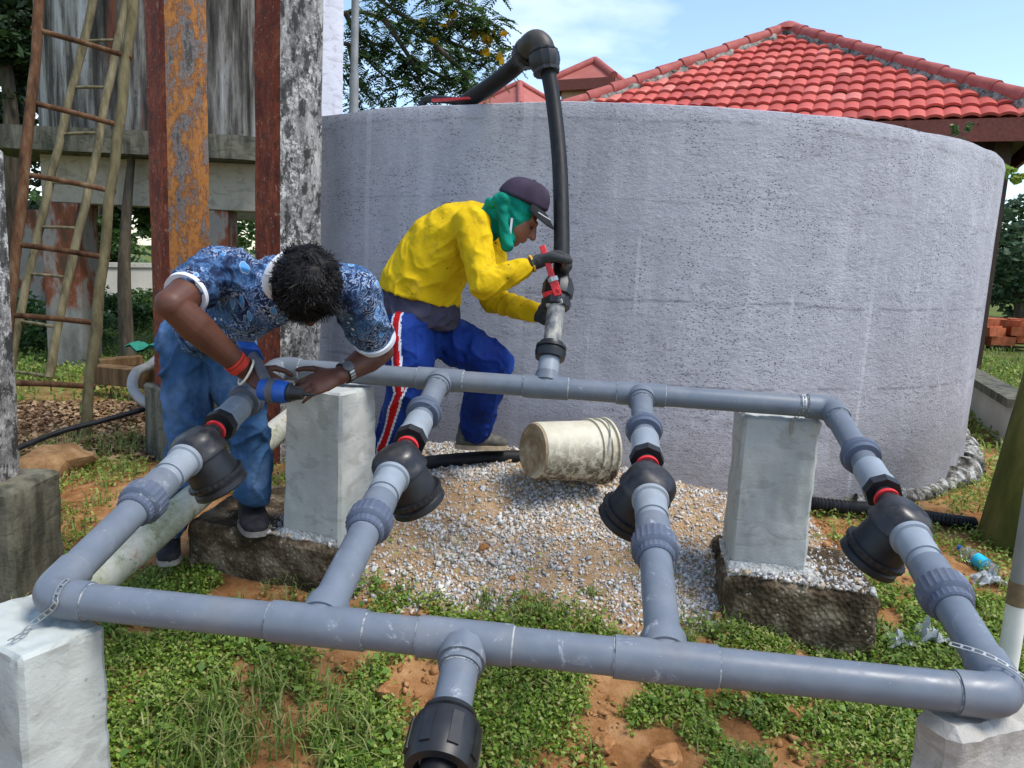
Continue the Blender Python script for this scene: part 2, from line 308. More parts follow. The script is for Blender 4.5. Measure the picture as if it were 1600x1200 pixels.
t = NT('far_roof'); w = t.wave(9, t.vec((1, 1, 1)), .3, 1, 1, 'Z'); n = t.noise(2, 4); MT['far_roof'] = t.bump(w, .6, .05).out(t.mix(t.math('MULTIPLY', w, .35), t.ramp(n, (.3, (.46, .13, .10)), (.7, (.56, .20, .16))), (.26, .07, .05)), .75)
simple('fascia', (.20, .055, .035), .6); simple('dark_timber', (.045, .028, .02), .8); simple('tan_wall', (.42, .27, .18), .85, 0, .2, .15, 4)
# plants
def leaf(name, cols, trans=.25, rough=.5):
    t = NT(name); r = t.island(); n = len(cols); col = t.ramp(r, *[(i / max(1, n - 1), c) for i, c in enumerate(cols)])
    m = t.out(col, rough, 0, .35); tr = t.n.new('ShaderNodeBsdfTranslucent'); t.lk(col, tr.inputs[0]); ms = t.n.new('ShaderNodeMixShader'); ms.inputs[0].default_value = trans
    t.lk(t.b.outputs[0], ms.inputs[1]); t.lk(tr.outputs[0], ms.inputs[2]); t.lk(ms.outputs[0], t.n['Material Output'].inputs[0]); MT[name] = m
leaf('weed_leaf', [(.07, .135, .014), (.15, .26, .026), (.24, .37, .045), (.34, .46, .10), (.40, .38, .13)], .42)
leaf('grass_blade', [(.07, .13, .02), (.14, .23, .04), (.24, .31, .08), (.38, .34, .15)], .35)
leaf('dark_leaf', [(.012, .028, .010), (.022, .05, .014), (.04, .08, .022)], .2); leaf('mid_leaf', [(.035, .075, .02), (.06, .125, .028), (.11, .19, .045)], .3)
leaf('broad_leaf', [(.08, .16, .03), (.14, .26, .05), (.22, .34, .08)], .35)
leaf('feather_leaf', [(.03, .065, .018), (.06, .115, .03), (.10, .17, .045)], .4); leaf('far_leaf', [(.035, .07, .035), (.06, .11, .05), (.10, .16, .07)], .25)
leaf('flower', [(.75, .42, .01), (.85, .58, .03)], .3); leaf('dry_leaf', [(.10, .055, .025), (.20, .11, .05), (.33, .20, .10), (.48, .34, .20)], .1, .7)
# gravel
t = NT('stone'); r = t.island(); n = t.noise(60, 3); col = t.ramp(r, (0., (.30, .29, .27)), (.25, (.52, .52, .51)), (.45, (.60, .60, .59)), (.56, (.46, .33, .20)), (.68, (.50, .38, .25)), (.8, (.66, .63, .58)), (1., (.28, .27, .26)))
t.bump(n, .4, .003); MT['stone'] = t.out(col, .85, 0, .2)
t = NT('clod'); n = t.noise(14, 7, .7); t.bump(n, .8, .01); MT['clod'] = t.out(t.ramp(n, (.3, (.17, .07, .025)), (.5, (.33, .16, .065)), (.7, (.47, .27, .13))), .95, 0, .1)
t = NT('tan_rock'); n = t.noise(7, 8, .7); t.bump(n, .9, .02); MT['tan_rock'] = t.out(t.ramp(n, (.3, (.09, .05, .025)), (.5, (.26, .15, .07)), (.7, (.40, .27, .14))), .95, 0, .1)
# ground
t = NT('soil'); z = t.attr('zone'); sp = t.n.new('ShaderNodeSeparateColor'); t.lk(z.outputs['Color'], sp.inputs[0])
n = t.noise(5, 9, .68); f = t.noise(60, 6, .7); v = t.voro(70)
so_ = t.ramp(n, (.32, (.15, .062, .022)), (.46, (.31, .145, .055)), (.58, (.43, .235, .105)), (.7, (.50, .31, .16)))
gr = t.ramp(t.noise(9, 8, .7), (.3, (.30, .18, .09)), (.55, (.44, .29, .16)), (.75, (.54, .40, .25))); gr = t.mix(t.ramp(v, (.16, .75), (.30, 0.)), gr, (.56, .54, .51))
li = t.ramp(t.noise(30, 6, .75), (.35, (.06, .032, .015)), (.55, (.20, .11, .05)), (.72, (.40, .26, .14)))
gs = t.ramp(t.noise(3, 7, .65), (.35, (.055, .085, .02)), (.55, (.09, .14, .03)), (.7, (.17, .15, .05)))
col = t.mix(sp.outputs[0], so_, gr); col = t.mix(sp.outputs[1], col, li); col = t.mix(sp.outputs[2], col, gs)
t.bump(f, .7, .015); t.bump(t.noise(18, 8, .75), .6, .03); t.bump(n, .4, .03); MT['soil'] = t.out(col, .97, 0, .08)
# mossy cylinder
t = NT('moss_drum'); n = t.noise(3.2, 8, .65, t.vec((1.2, 1.2, .5))); f = t.noise(45, 5, .7)
col = t.ramp(n, (.30, (.045, .055, .012)), (.46, (.10, .105, .022)), (.58, (.17, .14, .045)), (.70, (.16, .075, .025)), (.8, (.24, .21, .12)))
t.bump(f, .6, .006); MT['moss_drum'] = t.out(col, .9, 0, .15)
t = NT('lichen_pipe'); n = t.noise(5, 8, .68); f = t.noise(50, 5, .7); col = t.ramp(n, (.32, (.11, .12, .05)), (.44, (.30, .32, .22)), (.56, (.46, .46, .40)), (.66, (.34, .19, .08))); col = t.mix(t.ramp(t.noise(22, 8, .8), (.56, 0.), (.64, .8)), col, (.07, .075, .035)); t.bump(f, .5, .005); MT['lichen_pipe'] = t.out(col, .85, 0, .2)
# bucket
t = NT('bucket'); n = t.noise(9, 8, .7); z = t.sepz(); zz = t.math('ADD', z, t.math('MULTIPLY', n, .16))
col = t.mix(t.ramp(n, (.45, 0.), (.7, .6)), (.58, .55, .44), (.42, .35, .22)); col = t.mix(t.ramp(t.noise(14, 7, .75), (.50, 0.), (.60, .9)), col, (.15, .095, .05)) if False else col
dm = t.ramp(zz, (.12, 1.), (.30, 0.)); dn = t.ramp(t.noise(24, 8, .8), (.44, 0.), (.53, 1.)); col = t.mix(t.math('MULTIPLY', dm, dn), col, (.095, .06, .035))
t.bump(n, .15, .004); MT['bucket'] = t.out(col, .55, 0, .35)
t = NT('bucket_base'); n = t.noise(8, 8, .7); MT['bucket_base'] = t.bump(n, .1, .004).out(t.ramp(n, (.32, (.14, .085, .045)), (.47, (.34, .25, .14)), (.62, (.55, .50, .38))), .6, 0, .3)
# people
def skin(name, c):
    t = NT(name); n = t.noise(12, 5); f = t.noise(180, 3); t.bump(f, .12, .002)
    MT[name] = t.out(t.ramp(n, (.3, tuple(x * .82 for x in c)), (.7, tuple(x * 1.15 for x in c))), .52, 0, .35, Subsurface_Weight=.06, Subsurface_Radius=(.01, .004, .002))
skin('skin_dark', (.095, .036, .021)); skin('skin_brown', (.25, .105, .06))
t = NT('print_shirt'); w = t.vec((1, 1, 1)); n = t.noise(9, 3, .5, None, 1.2); v = t.voro(26, 'F1', t.vec((1, 1, 1.3))); v2 = t.voro(15, 'F1', t.vec((1.5, 1.2, .7), (3, 1, 2), (.5, .4, .3)))
base = t.ramp(t.noise(11, 4, .65, None, 1.6), (.36, (.010, .016, .04)), (.47, (.018, .036, .09)), (.55, (.06, .14, .28)), (.60, (.022, .048, .12)), (.7, (.045, .105, .22)))
st = t.wave(15, None, 15, 3, 2.3); lm = t.ramp(st, (.80, 0.), (.90, 1.)); lm = t.math('MULTIPLY', lm, t.ramp(t.noise(8, 3), (.48, 0.), (.60, 1.)))
col = t.mix(t.math('MULTIPLY', lm, .7), base, (.24, .36, .60))
st2 = t.wave(15, t.vec((1, 1, 1), (2, 3, 4), (1.1, .7, .5)), 17, 3, 2.4, 'Y'); lm2 = t.math('MULTIPLY', t.ramp(st2, (.84, 0.), (.93, 1.)), t.ramp(t.noise(7, 3, .5, t.vec((1, 1, 1), (9, 2, 1))), (.46, 0.), (.55, .9))); col = t.mix(lm2, col, (.36, .41, .53))
blob = t.ramp(v2, (.20, 1.), (.25, 0.)); rim = t.ramp(v2, (.22, 0.), (.25, 1.), (.29, 0.)); bsel = t.ramp(t.noise(6, 2, .5, t.vec((1, 1, 1), (5, 5, 5))), (.47, 0.), (.50, 1.))
col = t.mix(t.math('MULTIPLY', blob, bsel), col, (.07, .27, .55)); col = t.mix(t.math('MULTIPLY', rim, bsel), col, (.42, .50, .66))
dots = t.math('MULTIPLY', t.ramp(v, (.15, 1.), (.20, 0.)), t.ramp(t.noise(11, 2), (.55, 0.), (.58, 1.))); col = t.mix(dots, col, (.50, .60, .74))
fb = t.noise(10, 4, .6); t.bump(fb, .3, .01); MT['print_shirt'] = t.out(col, .8, 0, .15)
simple('white_trim', (.66, .68, .74), .8, 0, .1, .06, 20)
t = NT('yellow_cloth'); n = t.noise(7, 6, .6); d = t.noise(16, 7, .7); col = t.ramp(n, (.3, (.54, .345, .004)), (.7, (.68, .45, .008))); col = t.mix(t.ramp(d, (.56, 0.), (.74, .75)), col, (.26, .17, .03))
sp = t.voro(14); col = t.mix(t.math('MULTIPLY', t.ramp(sp, (.05, 1.), (.075, 0.)), .8), col, (.04, .03, .02))
t.bump(t.wave(3, t.vec((1, 1, 1), (0, 0, 0), (.3, .5, .2)), 7, 4, 1.4), .45, .018); t.bump(n, .4, .015); MT['yellow_cloth'] = t.out(col, .8, 0, .12)
t = NT('navy_cloth'); n = t.noise(7, 4); t.bump(t.wave(9, t.vec((.6, .6, 2)), 6, 3, 1, 'Z'), .5, .012); MT['navy_cloth'] = t.out(t.ramp(n, (.3, (.022, .020, .034)), (.7, (.055, .05, .075))), .9, 0, .1)
t = NT('blue_cloth'); n = t.noise(5, 5); sp = t.voro(36); s2 = t.math('MULTIPLY', t.ramp(sp, (.08, 1.), (.13, 0.)), t.ramp(t.noise(6, 3), (.55, 0.), (.62, .8)))
col = t.mix(s2, t.ramp(n, (.3, (.004, .016, .12)), (.7, (.012, .05, .27))), (.32, .36, .42)); col = t.mix(t.ramp(t.noise(9, 7, .7), (.62, 0.), (.76, .5)), col, (.11, .11, .12))
t.bump(t.wave(2.5, None, 7, 4, 1.5), .6, .03); t.bump(n, .3, .01); MT['blue_cloth'] = t.out(col, .75, 0, .15)
t = NT('denim'); n = t.noise(4, 6, .6); f = t.noise(220, 3, .6, t.vec((1, 1, .4))); col = t.ramp(n, (.32, (.020, .052, .125)), (.5, (.040, .100, .215)), (.66, (.10, .175, .31)))
t.bump(t.wave(2.5, None, 8, 4, 1.5), .6, .03); t.bump(f, .25, .002); MT['denim'] = t.out(col, .85, 0, .1)
simple('stripe_red', (.50, .012, .015), .8, 0, .1, .1); t = NT('green_scarf'); n = t.noise(8, 4); t.bump(t.wave(9, t.vec((1, 1, 1), (0, 0, 0), (.4, .6, .8)), 5, 3, 1.0), .5, .010); MT['green_scarf'] = t.out(t.ramp(n, (.3, (.0, .135, .09)), (.7, (.005, .28, .195))), .9, 0, .2)
simple('tail_cloth', (.07, .065, .095), .9, 0, .1, .3, 10)
simple('cap_cloth', (.048, .036, .056), .85, 0, .1, .25, 14); simple('cap_under', (.012, .012, .015), .8); simple('glove', (.05, .052, .052), .85, 0, .15, .35, 60, .5)
simple('shoe_black', (.022, .021, .024), .75, 0, .25, .4, 40, .4); simple('sole', (.23, .22, .20), .8); simple('sole_tan', (.42, .34, .23), .8); simple('shoe_olive', (.10, .095, .08), .8, 0, .2, .4, 40, .4)
simple('hair', (.006, .005, .005), .6, 0, .22, .3, 40); simple('ivory', (.68, .63, .50), .4); simple('thread_red', (.45, .035, .02), .8); simple('cuff_yellow', (.60, .36, .05), .8)
simple('tool_blue', (.015, .085, .36), .4, 0, .4); simple('tool_grey', (.10, .10, .11), .5); simple('earth_brick', (.34, .10, .045), .9, 0, .15, .35, 9, .5); simple('green_sheet', (.02, .20, .14), .6)
simple('pale_wall', (.46, .44, .40), .9, 0, .15, .12, 3); simple('galv', (.27, .27, .26), .5, .2, .4, .2, 8); simple('white_paint', (.72, .70, .64), .55, 0, .3, .1, 9); simple('brown_band', (.20, .14, .075), .7)
t = NT('clear_plastic'); t.out((.85, .92, .92), .12, 0, .5, Transmission_Weight=.9, IOR=1.2); MT['clear_plastic'] = t.mat
t = NT('film'); n = t.noise(30, 4); t.bump(n, .4, .005); MT['film'] = t.out((.62, .66, .66), .3, 0, .5, Transmission_Weight=.55, IOR=1.15)
simple('label_blue', (.02, .42, .62), .4)

# ---------------------------------------------------------------- ground
def vn(x, y, sc, seed=0):
    x = np.asarray(x) * sc + seed * 17.31; y = np.asarray(y) * sc + seed * 7.77; xi = np.floor(x).astype(np.int64); yi = np.floor(y).astype(np.int64); fx = x - xi; fy = y - yi
    fx = fx * fx * (3 - 2 * fx); fy = fy * fy * (3 - 2 * fy)
    def h(a, b):
        n = (a * 374761393 + b * 668265263 + seed * 1442695) & 0xffffffff; n = ((n ^ (n >> 13)) * 1274126177) & 0xffffffff; return ((n ^ (n >> 16)) & 0xffff) / 65535.
    return (h(xi, yi) * (1 - fx) + h(xi + 1, yi) * fx) * (1 - fy) + (h(xi, yi + 1) * (1 - fx) + h(xi + 1, yi + 1) * fx) * fy
def fbm(x, y, sc, seed=0, o=4):
    s = 0; a = 1; t_ = 0
    for i in range(o): s = s + a * vn(x, y, sc * 2 ** i, seed + i); t_ += a; a *= .55
    return s / t_
CP = np.array([(.06, 2.1, 0), (-.91, 2.1, -.04), (1.17, 2.05, .04), (-.69, 2.72, .17), (.29, 2.8, .17), (.9, 2.75, .15), (1.22, 2.75, .12), (-1.0, 2.9, .16), (-.77, 2.75, .17), (.31, 3.15, .33), (-.26, 3.3, .40),
  (.33, 3.6, .51), (-.44, 3.55, .50), (-.6, 3.35, .48), (-.5, 4.05, .49), (-.16, 3.85, .53), (.18, 3.9, .53), (.85, 3.85, .45), (1.15, 3.95, .37), (1.84, 4.2, .27), (1.63, 2.75, .15), (2.29, 3.7, .20), (2.87, 4.7, .22),
  (3.85, 6., .2), (1.51, 2.75, .14), (-1.28, 2.6, .08), (-1.76, 2.9, .06), (-2.18, 4.8, .13), (-1.94, 2.9, .08), (-3.45, 5.8, .14), (-5.06, 8.8, .06), (-2.69, 4.4, .13), (-1.41, 3.1, .15), (-2.96, 5.2, .13), (6.3, 10, .4),
  (0, 1., -.15), (-1.5, 1., -.15), (1.5, 1, -.12), (-3, 2, 0), (3, 2, .08), (0, 0, -.25), (-6, 3, .05), (6, 3, .15), (-8, 14, .1), (8, 16, .5), (0, 9, .3), (0, 16, .3), (-20, 30, .1), (20, 30, .5), (0, 40, .2), (-60, 20, 0), (60, 20, .3), (0, 120, .2), (-120, 120, .2), (120, 120, .2), (0, -20, -.3), (1.05, 3.1, .28), (1.3, 3.3, .30)])
_d = np.sqrt(((CP[:, None, :2] - CP[None, :, :2]) ** 2).sum(-1)); _A = np.zeros((len(CP) + 3,) * 2); _A[:-3, :-3] = -_d + 0.04 * np.eye(len(CP)); _A[:-3, -3] = 1; _A[-3, :-3] = 1
_A[:-3, -2:] = CP[:, :2]; _A[-2:, :-3] = CP[:, :2].T
_w = np.linalg.solve(_A, np.concatenate([CP[:, 2], np.zeros(3)]))
def gz_np(x, y):
    x = np.asarray(x, float); y = np.asarray(y, float); r = _w[-3] + x * _w[-2] + y * _w[-1]
    for i in range(len(CP)): r = r - _w[i] * np.sqrt((x - CP[i, 0]) ** 2 + (y - CP[i, 1]) ** 2 + .01)
    near = np.clip((9 - np.hypot(x, y - 2)) / 6, 0, 1)
    return r + near * ((fbm(x, y, 3.2, 3) - .5) * .07 + (fbm(x, y, 14, 8, 3) - .5) * .028)
def gz(x, y): return float(gz_np(x, y))
def mound(x, y):
    m = 1 - np.abs((x - .28) / 1.22) ** 3.2 - np.abs((y - 3.62) / .92) ** 3.2; return np.clip(m * 3 + (fbm(x, y, 4, 11) - .5) * 1.6 + .25, 0, 1)
def litter(x, y):
    m = 1 - np.abs((x + 3.4) / 1.7) ** 3 - np.abs((y - 5.55) / .95) ** 3; return np.clip(m * 3 + (fbm(x, y, 3, 21) - .5) * 1.5, 0, 1)
def far_grass(x, y): return np.clip((np.hypot(x, y - 2) - 5.) / 3, 0, 1) * (1 - litter(x, y))
def axis(segs):
    out = []
    for a, b, st in segs: out += list(np.arange(a, b, st))
    return np.array(out)
gx = np.concatenate([-np.geomspace(400, 6, 24), axis([(-5.9, -2, .12), (-2, 2, .028), (2, 6, .12)]), np.geomspace(6, 400, 24)])
gy = np.concatenate([np.array([-40, -15, -6, -2, 0, .6, 1.0, 1.3, 1.5, 1.6]), axis([(1.65, 4.3, .028), (4.3, 8, .09)]), np.geomspace(8, 500, 44)])
GX, GY = np.meshgrid(gx, gy); GZ = gz_np(GX, GY)
vv = np.stack([GX, GY, GZ], -1).reshape(-1, 3); nx = len(gx); ii = (np.arange(len(gy) - 1)[:, None] * nx + np.arange(nx - 1)[None]).ravel()
me = trimesh('ground', vv, np.stack([ii, ii + 1, ii + nx + 1, ii + nx], -1), MT['soil']); me.shade_smooth()
zc = np.ones((len(vv), 4), np.float32); zc[:, 0] = mound(vv[:, 0], vv[:, 1]); zc[:, 1] = litter(vv[:, 0], vv[:, 1]); zc[:, 2] = far_grass(vv[:, 0], vv[:, 1]) * .9
ca = me.color_attributes.new('zone', 'FLOAT_COLOR', 'POINT'); ca.data.foreach_set('color', zc.ravel())
tag(put('ground', me), 'sloping ground of orange soil, weeds and sand around the pipes', kind='structure')

# ---------------------------------------------------------------- round water tank
TC = V((.757, 6.659, 0)); TR = 2.802; TZ = 2.29
tank = thing('water_tank', (TC.x, TC.y, .1), 'wide round water tank with rough lavender-grey plastered wall behind both workers', 'water tank')
mb = MB(); N = 220; rows = [(-.3, 0), (.6, .0), (1.2, .0), (1.8, 0), (2.2, 0), (TZ - .035, 0), (TZ - .008, .008), (TZ, .035)]
vs = []; fs = []
for (z, ins) in rows + [(TZ, .125), (TZ - .03, .15), (.3, .15)]:
    for k in range(N):
        a = 2 * math.pi * k / N; r = TR - ins + (mnoise.noise(V((math.cos(a) * 6, math.sin(a) * 6, z * 2))) * .010); zz_ = z + (mnoise.noise(V((math.cos(a) * 9, math.sin(a) * 9, 5))) * .012 if z > 2.2 else 0)
        vs.append((TC.x + r * math.cos(a), TC.y + r * math.sin(a), zz_))
for i in range(len(rows) + 2):
    for k in range(N): fs.append([i * N + k, i * N + (k + 1) % N, (i + 1) * N + (k + 1) % N, (i + 1) * N + k])
fs.append([(len(rows) + 2) * N + k for k in range(N)])
mb.add(vs, fs); mb.build('tank_wall', MT['tank_plaster'], tank, 50)
mb = MB(); path = []; rr_ = []
for k in range(70):                                                    # rough mortar skirt at its foot, right-hand side
    a = rad(-66 + 62 * k / 69); r = TR + .02 + .06 * mnoise.noise(V((k * .35, 1, 0)))
    x, y = TC.x + r * math.cos(a), TC.y + r * math.sin(a); path.append((x, y, gz(x, y) + .02 + .03 * mnoise.noise(V((k * .5, 4, 2))))); rr_.append((.05 + .10 * k / 69 if k > 24 else .045) * (1 + .45 * mnoise.noise(V((k * .6, 0, 9)))))
mb.tube(path, rr_, 14); mb.build('mortar_skirt', MT['tank_mortar'], tank, 60)

# ---------------------------------------------------------------- pipe manifold
FL = V((-1.066, 1.693, .673)); FR = V((1.064, 1.489, .653)); BL = V((-.934, 3.032, 1.04)); BR = V((1.196, 2.828, 1.019)); PR = .0415
def Q(t_, v_): return (FL * (1 - t_) + FR * t_) * (1 - v_) + (BL * (1 - t_) + BR * t_) * v_
eu = (FR - FL).normalized(); ev = (BL - FL).normalized(); en = eu.cross(ev).normalized()
man = thing('pipe_manifold', ((FL + BR) / 2), 'grey plastic pipe manifold of a four-branch rectangle propped on concrete blocks', 'pipe manifold')
G = MT['grey_pvc']
def elbow_path(a, c, b, r=.06, n=9):
    d1 = (a - c).normalized(); d2 = (b - c).normalized(); p0 = c + d1 * r; p1 = c + d2 * r
    return [(p0 * (1 - k / n) ** 2 + c * 2 * (1 - k / n) * (k / n) + p1 * (k / n) ** 2) for k in range(n + 1)]
SR = PR + .0048
MB().tube([FL + eu * .06, FR - eu * .06], PR, 40).build('front_pipe', G, man)
MB().tube([BL + eu * .06, BR - eu * .06], PR * .97, 40).build('back_pipe', G, man)
def ring(p, d, r, w=.0035): MB().lathe(p - d * w, d, [(0, r - .004), (0, r + .0012), (2 * w, r + .0012), (2 * w, r - .004)], 32).build('glue_line', MT['glue'], man)
def elbow(c, a, b, L=.105):
    m = MB(); d1 = (a - c).normalized(); d2 = (b - c).normalized()
    p = elbow_path(a, c, b, .05); m.tube([c + d1 * L] + p + [c + d2 * L], SR, 40); m.build('elbow', G, man, 60)
    ring(c + d1 * L, d1, PR); ring(c + d2 * L, d2, PR)
elbow(FL, FR, BL); elbow(FR, FL, BR); elbow(BL, BR, FL, .09); elbow(BR, BL, FR, .09)
def tee(c, d, b, L=.10, bl=.075, r=SR):
    MB().tube([c - d * L, c + d * L], r, 40).tube([c, c + b * (bl + .01)], r, 40).tube([c + b * .02, c + b * (bl - .008)], r + .006, 40, True).build('tee', G, man)
    for s_ in (-1, 1): ring(c + d * (L * s_), d * s_, PR)
    ring(c + b * (bl + .01), b, PR - .001)
TT = [0, .307, .67, 1.0]
for t_ in TT[1:3]:
    tee(Q(t_, 0), eu, (Q(t_, 1) - Q(t_, 0)).normalized(), .11); tee(Q(t_, 1), eu, (Q(t_, 0) - Q(t_, 1)).normalized(), .09, .07, SR * .98)
# branches
UN = MT['blue_grey_nut']; DB = MT['dusty_black']; PP = MT['pale_pvc']; BP = MT['black_plastic']
def union(c, d, mat, R=.064, name='union_nut', ribs=.05, L=.05):
    MB().lathe(c - d * (L * .9), d, [(0, R * .72), (.004, R * .80), (L * .45, R * .80), (L * .55, R * .95), (L * .62, R), (L * 1.45, R), (L * 1.5, R * .93), (L * 1.52, R * .72)], 48, 0, ribs * .6).build(name, mat, man, 30)
for bi, t_ in enumerate(TT):
    A, B = Q(t_, 0), Q(t_, 1); d = (B - A).normalized(); L = (B - A).length; sh = -.06 if bi == 3 else 0
    at = lambda v_: A + d * (L * v_)
    f0 = at(.52 + sh); cs = 1 if bi < 2 else -1
    ax = (eu * cs * .42 - en * .88 + d * .0).normalized(); ax = (ax - d * ax.dot(d)).normalized()
    MB().tube([at(.05), at(.30 + sh)], PR, 36).build('branch_pipe', G, man)
    MB().tube([at(.27 + sh), at(.375 + sh)], PR + .007, 36).build('socket', G, man)
    union(at(.292 + sh), d, UN, .061, 'union_nut', .07, .055)
    MB().tube([at(.345 + sh), at(.405 + sh)], PR + .001, 36).build('pipe_piece', PP, man)
    MB().lathe(at(.395 + sh), d, [(0, PR + .001), (0, PR + .006), (.085, PR + .006), (.088, PR + .013), (.103, PR + .013), (.103, PR - .005)], 36).build('threaded_adaptor', PP, man, 30)
    # disc filter: domed head, flared cup, threaded nipples
    fl = put('filter', MB().lathe(f0 - ax * .062, ax, [(0, .018), (.004, .046), (.014, .064), (.03, .076), (.05, .081), (.072, .081), (.078, .086), (.092, .086), (.096, .078)], 44).mesh('filter', DB, WM[man.name].translation, 45), WM[man.name], man)
    MB().lathe(f0 + ax * .03, ax, [(0, .073), (.02, .076), (.100, .080), (.106, .087), (.122, .089), (.128, .083), (.129, .06)], 48, 0).build('filter_cup', BP, fl, 35)
    MB().lathe(f0 + ax * .107, ax, [(0, .0905), (.013, .0905)], 60, 0, .03).build('cup_rim', BP, fl, 30)
    MB().tube([f0 - d * .135, f0 + d * .15], .030, 28).tube([f0 - d * .05, f0 + d * .05], .042, 28).build('nipple', DB, fl)
    up = -ax; sb = MB()
    for (k, w_) in ((-.075, .020), (.075, .020), (.0, -.03)): sb.lathe(f0 + d * k + up * .028 + eu * .012 * cs, (up + V((0, 0, .4))).normalized(), [(0, .008), (.012, .008), (.013, .005), (.02, .005)], 10)
    sb.build('screw', BP, fl)
    MB().lathe(f0 + d * .115, d, [(0, .031), (0, .037), (.012, .037), (.012, .031)], 32).build('seal_ring', MT['red_seal'], fl)
    q = at(.635 + sh)
    MB().lathe(q - d * .012, d, [(0, .038), (0, .054), (.03, .056), (.034, .048)], 8).build('hex_nut', BP, man, 20)
    MB().lathe(q + d * .012, d, [(0, .030), (.004, PR + .010), (.03, PR + .010), (.033, PR + .006), (.13, PR + .006), (.13, PR - .005)], 36).build('threaded_adaptor', PP, man, 30)
    u = at(.785 + sh * .8); MB().lathe(u - d * .03, d, [(0, PR + .002), (.002, .058), (.022, .059), (.026, .064), (.040, .064), (.046, .058), (.066, .054), (.07, PR)], 40, 0, .0).build('union_flange', UN, man, 30)
    MB().tube([at(.74 + sh), at(.97)], PR - .001, 36).build('branch_pipe', G, man)
# outlet towards the viewer
oc = Q(.465, 0); od = (pt(694, 1160, 1.36) - oc).normalized(); tee(oc, eu, od, .105, .07)
MB().tube([oc + od * .03, oc + od * .30], PR - .001, 36).build('outlet_pipe', PP if False else G, man)
cpl = MB().lathe(oc + od * .19, od, [(0, PR + .001), (.002, PR + .013), (.012, PR + .015), (.016, PR + .010), (.022, PR + .012), (.026, PR + .023), (.05, PR + .030), (.10, PR + .030), (.128, PR + .022), (.13, PR + .006), (.10, PR - .004)], 44, 0).build('coupling', BP, man, 30)
rb = MB()
for k in range(8):
    a = 2 * math.pi * (k + .5) / 8; _, n_, b_ = frame(od); e = n_ * math.cos(a) + b_ * math.sin(a); rb.bar(oc + od * .232 + e * (PR + .026), oc + od * .30 + e * (PR + .026), .022, .011, e)
rb.build('coupling_rib', BP, cpl, 30)
MB().tube([oc + od * .26, oc + od * .55, oc + od * .7 + V((0, 0, -.10))], PR - .006, 30).build('outlet_hose', MT['black_hose'], man)
# riser leaning back to the hose
rc = Q(.50, 1); r1 = pt(861, 545, 3.02); r2 = pt(870, 474, 3.12); rd = (r1 - rc).normalized(); rd2 = (r2 - r1).normalized()
tee(rc, eu, rd, .085, .05, SR * .98)
MB().tube([rc + rd * .03, r1], PR - .001, 36).build('riser_pipe', PP, man)
MB().lathe(r1 - rd2 * .045, rd2, [(0, PR), (.002, PR + .016), (.03, PR + .021), (.034, PR + .012), (.04, PR + .012), (.044, PR + .019), (.054, PR + .019), (.058, PR + .008), (.07, PR + .006), (.072, PR - .008)], 40).build('union_flange', BP, man, 30)
MB().tube([r1, r2 + rd2 * .02], PR - .006, 32).build('riser_pipe', MT['clear_pipe'], man, label='dirty translucent length of riser pipe')

# ---------------------------------------------------------------- black hose up and over the rim
hz0 = pt(872, 455, 3.15)
hose = thing('water_hose', hz0, 'thick black hose bowing up the tank wall to an elbow above the rim', 'hose')
def spline(ps, n=8):
    ps = [V(p) for p in ps]; out = []
    for i in range(len(ps) - 1):
        p0 = ps[max(i - 1, 0)]; p1 = ps[i]; p2 = ps[i + 1]; p3 = ps[min(i + 2, len(ps) - 1)]
        for k in range(n):
            u = k / n; out.append(.5 * ((2 * p1) + (p2 - p0) * u + (2 * p0 - 5 * p1 + 4 * p2 - p3) * u * u + (3 * p1 - p0 - 3 * p2 + p3) * u ** 3))
    return out + [ps[-1]]
hp = [pt(870, 478, 3.13), pt(877, 420, 3.2), pt(877, 330, 3.32), pt(874, 250, 3.43), pt(866, 170, 3.53), pt(856, 110, 3.58), pt(850, 84, 3.6)]
MB().tube(spline(hp), .0335, 28).build('hose_length', MT['black_hose'], hose, 60)
he = pt(838, 66, 3.62); top = pt(850, 88, 3.6)
lp = [pt(826, 84, 3.72), pt(798, 110, 3.84), pt(764, 136, 4.0), pt(728, 160, 4.2), pt(690, 195, 4.45)]
MB().tube(spline(lp), .041, 28).build('hose_length', MT['black_hose'], hose, 60)
elb = MB().tube(spline([pt(848, 86, 3.6), pt(847, 74, 3.605), pt(838, 66, 3.62), pt(828, 72, 3.66), pt(819, 86, 3.75)], 6), [.054] * 25, 30).build('elbow', MT['olive_elbow'], hose, 60)
da = (pt(853, 104, 3.585) - pt(849, 80, 3.6)).normalized(); db = (pt(806, 102, 3.86) - pt(829, 78, 3.68)).normalized()
for (c, d_) in ((pt(848.5, 80, 3.6), da), (pt(829, 78, 3.68), db)):
    MB().lathe(c, d_, [(0, .058), (.008, .064), (.014, .062), (.016, .059), (.02, .066), (.06, .066), (.085, .054), (.088, .058), (.102, .056), (.104, .034)], 24, 0, .06).build('compression_nut', BP, hose, 30)
g1 = pt(872, 452, 3.16); g2 = (pt(877, 420, 3.2) - pt(868, 480, 3.12)).normalized()
MB().lathe(g1 - g2 * .085, g2, [(0, PR), (.004, .055), (.03, .058), (.034, .05), (.05, .05), (.055, .06), (.10, .062), (.13, .05), (.132, .034)], 24, 0, .06).build('compression_nut', BP, hose, 30)
# red strap and fitting on the rim
rf = thing('rim_fitting', pt(665, 158, 4.15), 'small dark pipe elbow with a red strap lying on the tank rim', 'fitting')
MB().tube(spline([pt(658, 172, 4.35), pt(664, 157, 4.35), pt(680, 155, 4.3), pt(720, 158, 4.25)], 5), .020, 16).build('elbow_tube', BP, rf, 60)
MB().bar(pt(676, 157, 4.22), pt(744, 153, 4.08), .022, .012).build('strap', MT['red_paint'], rf)

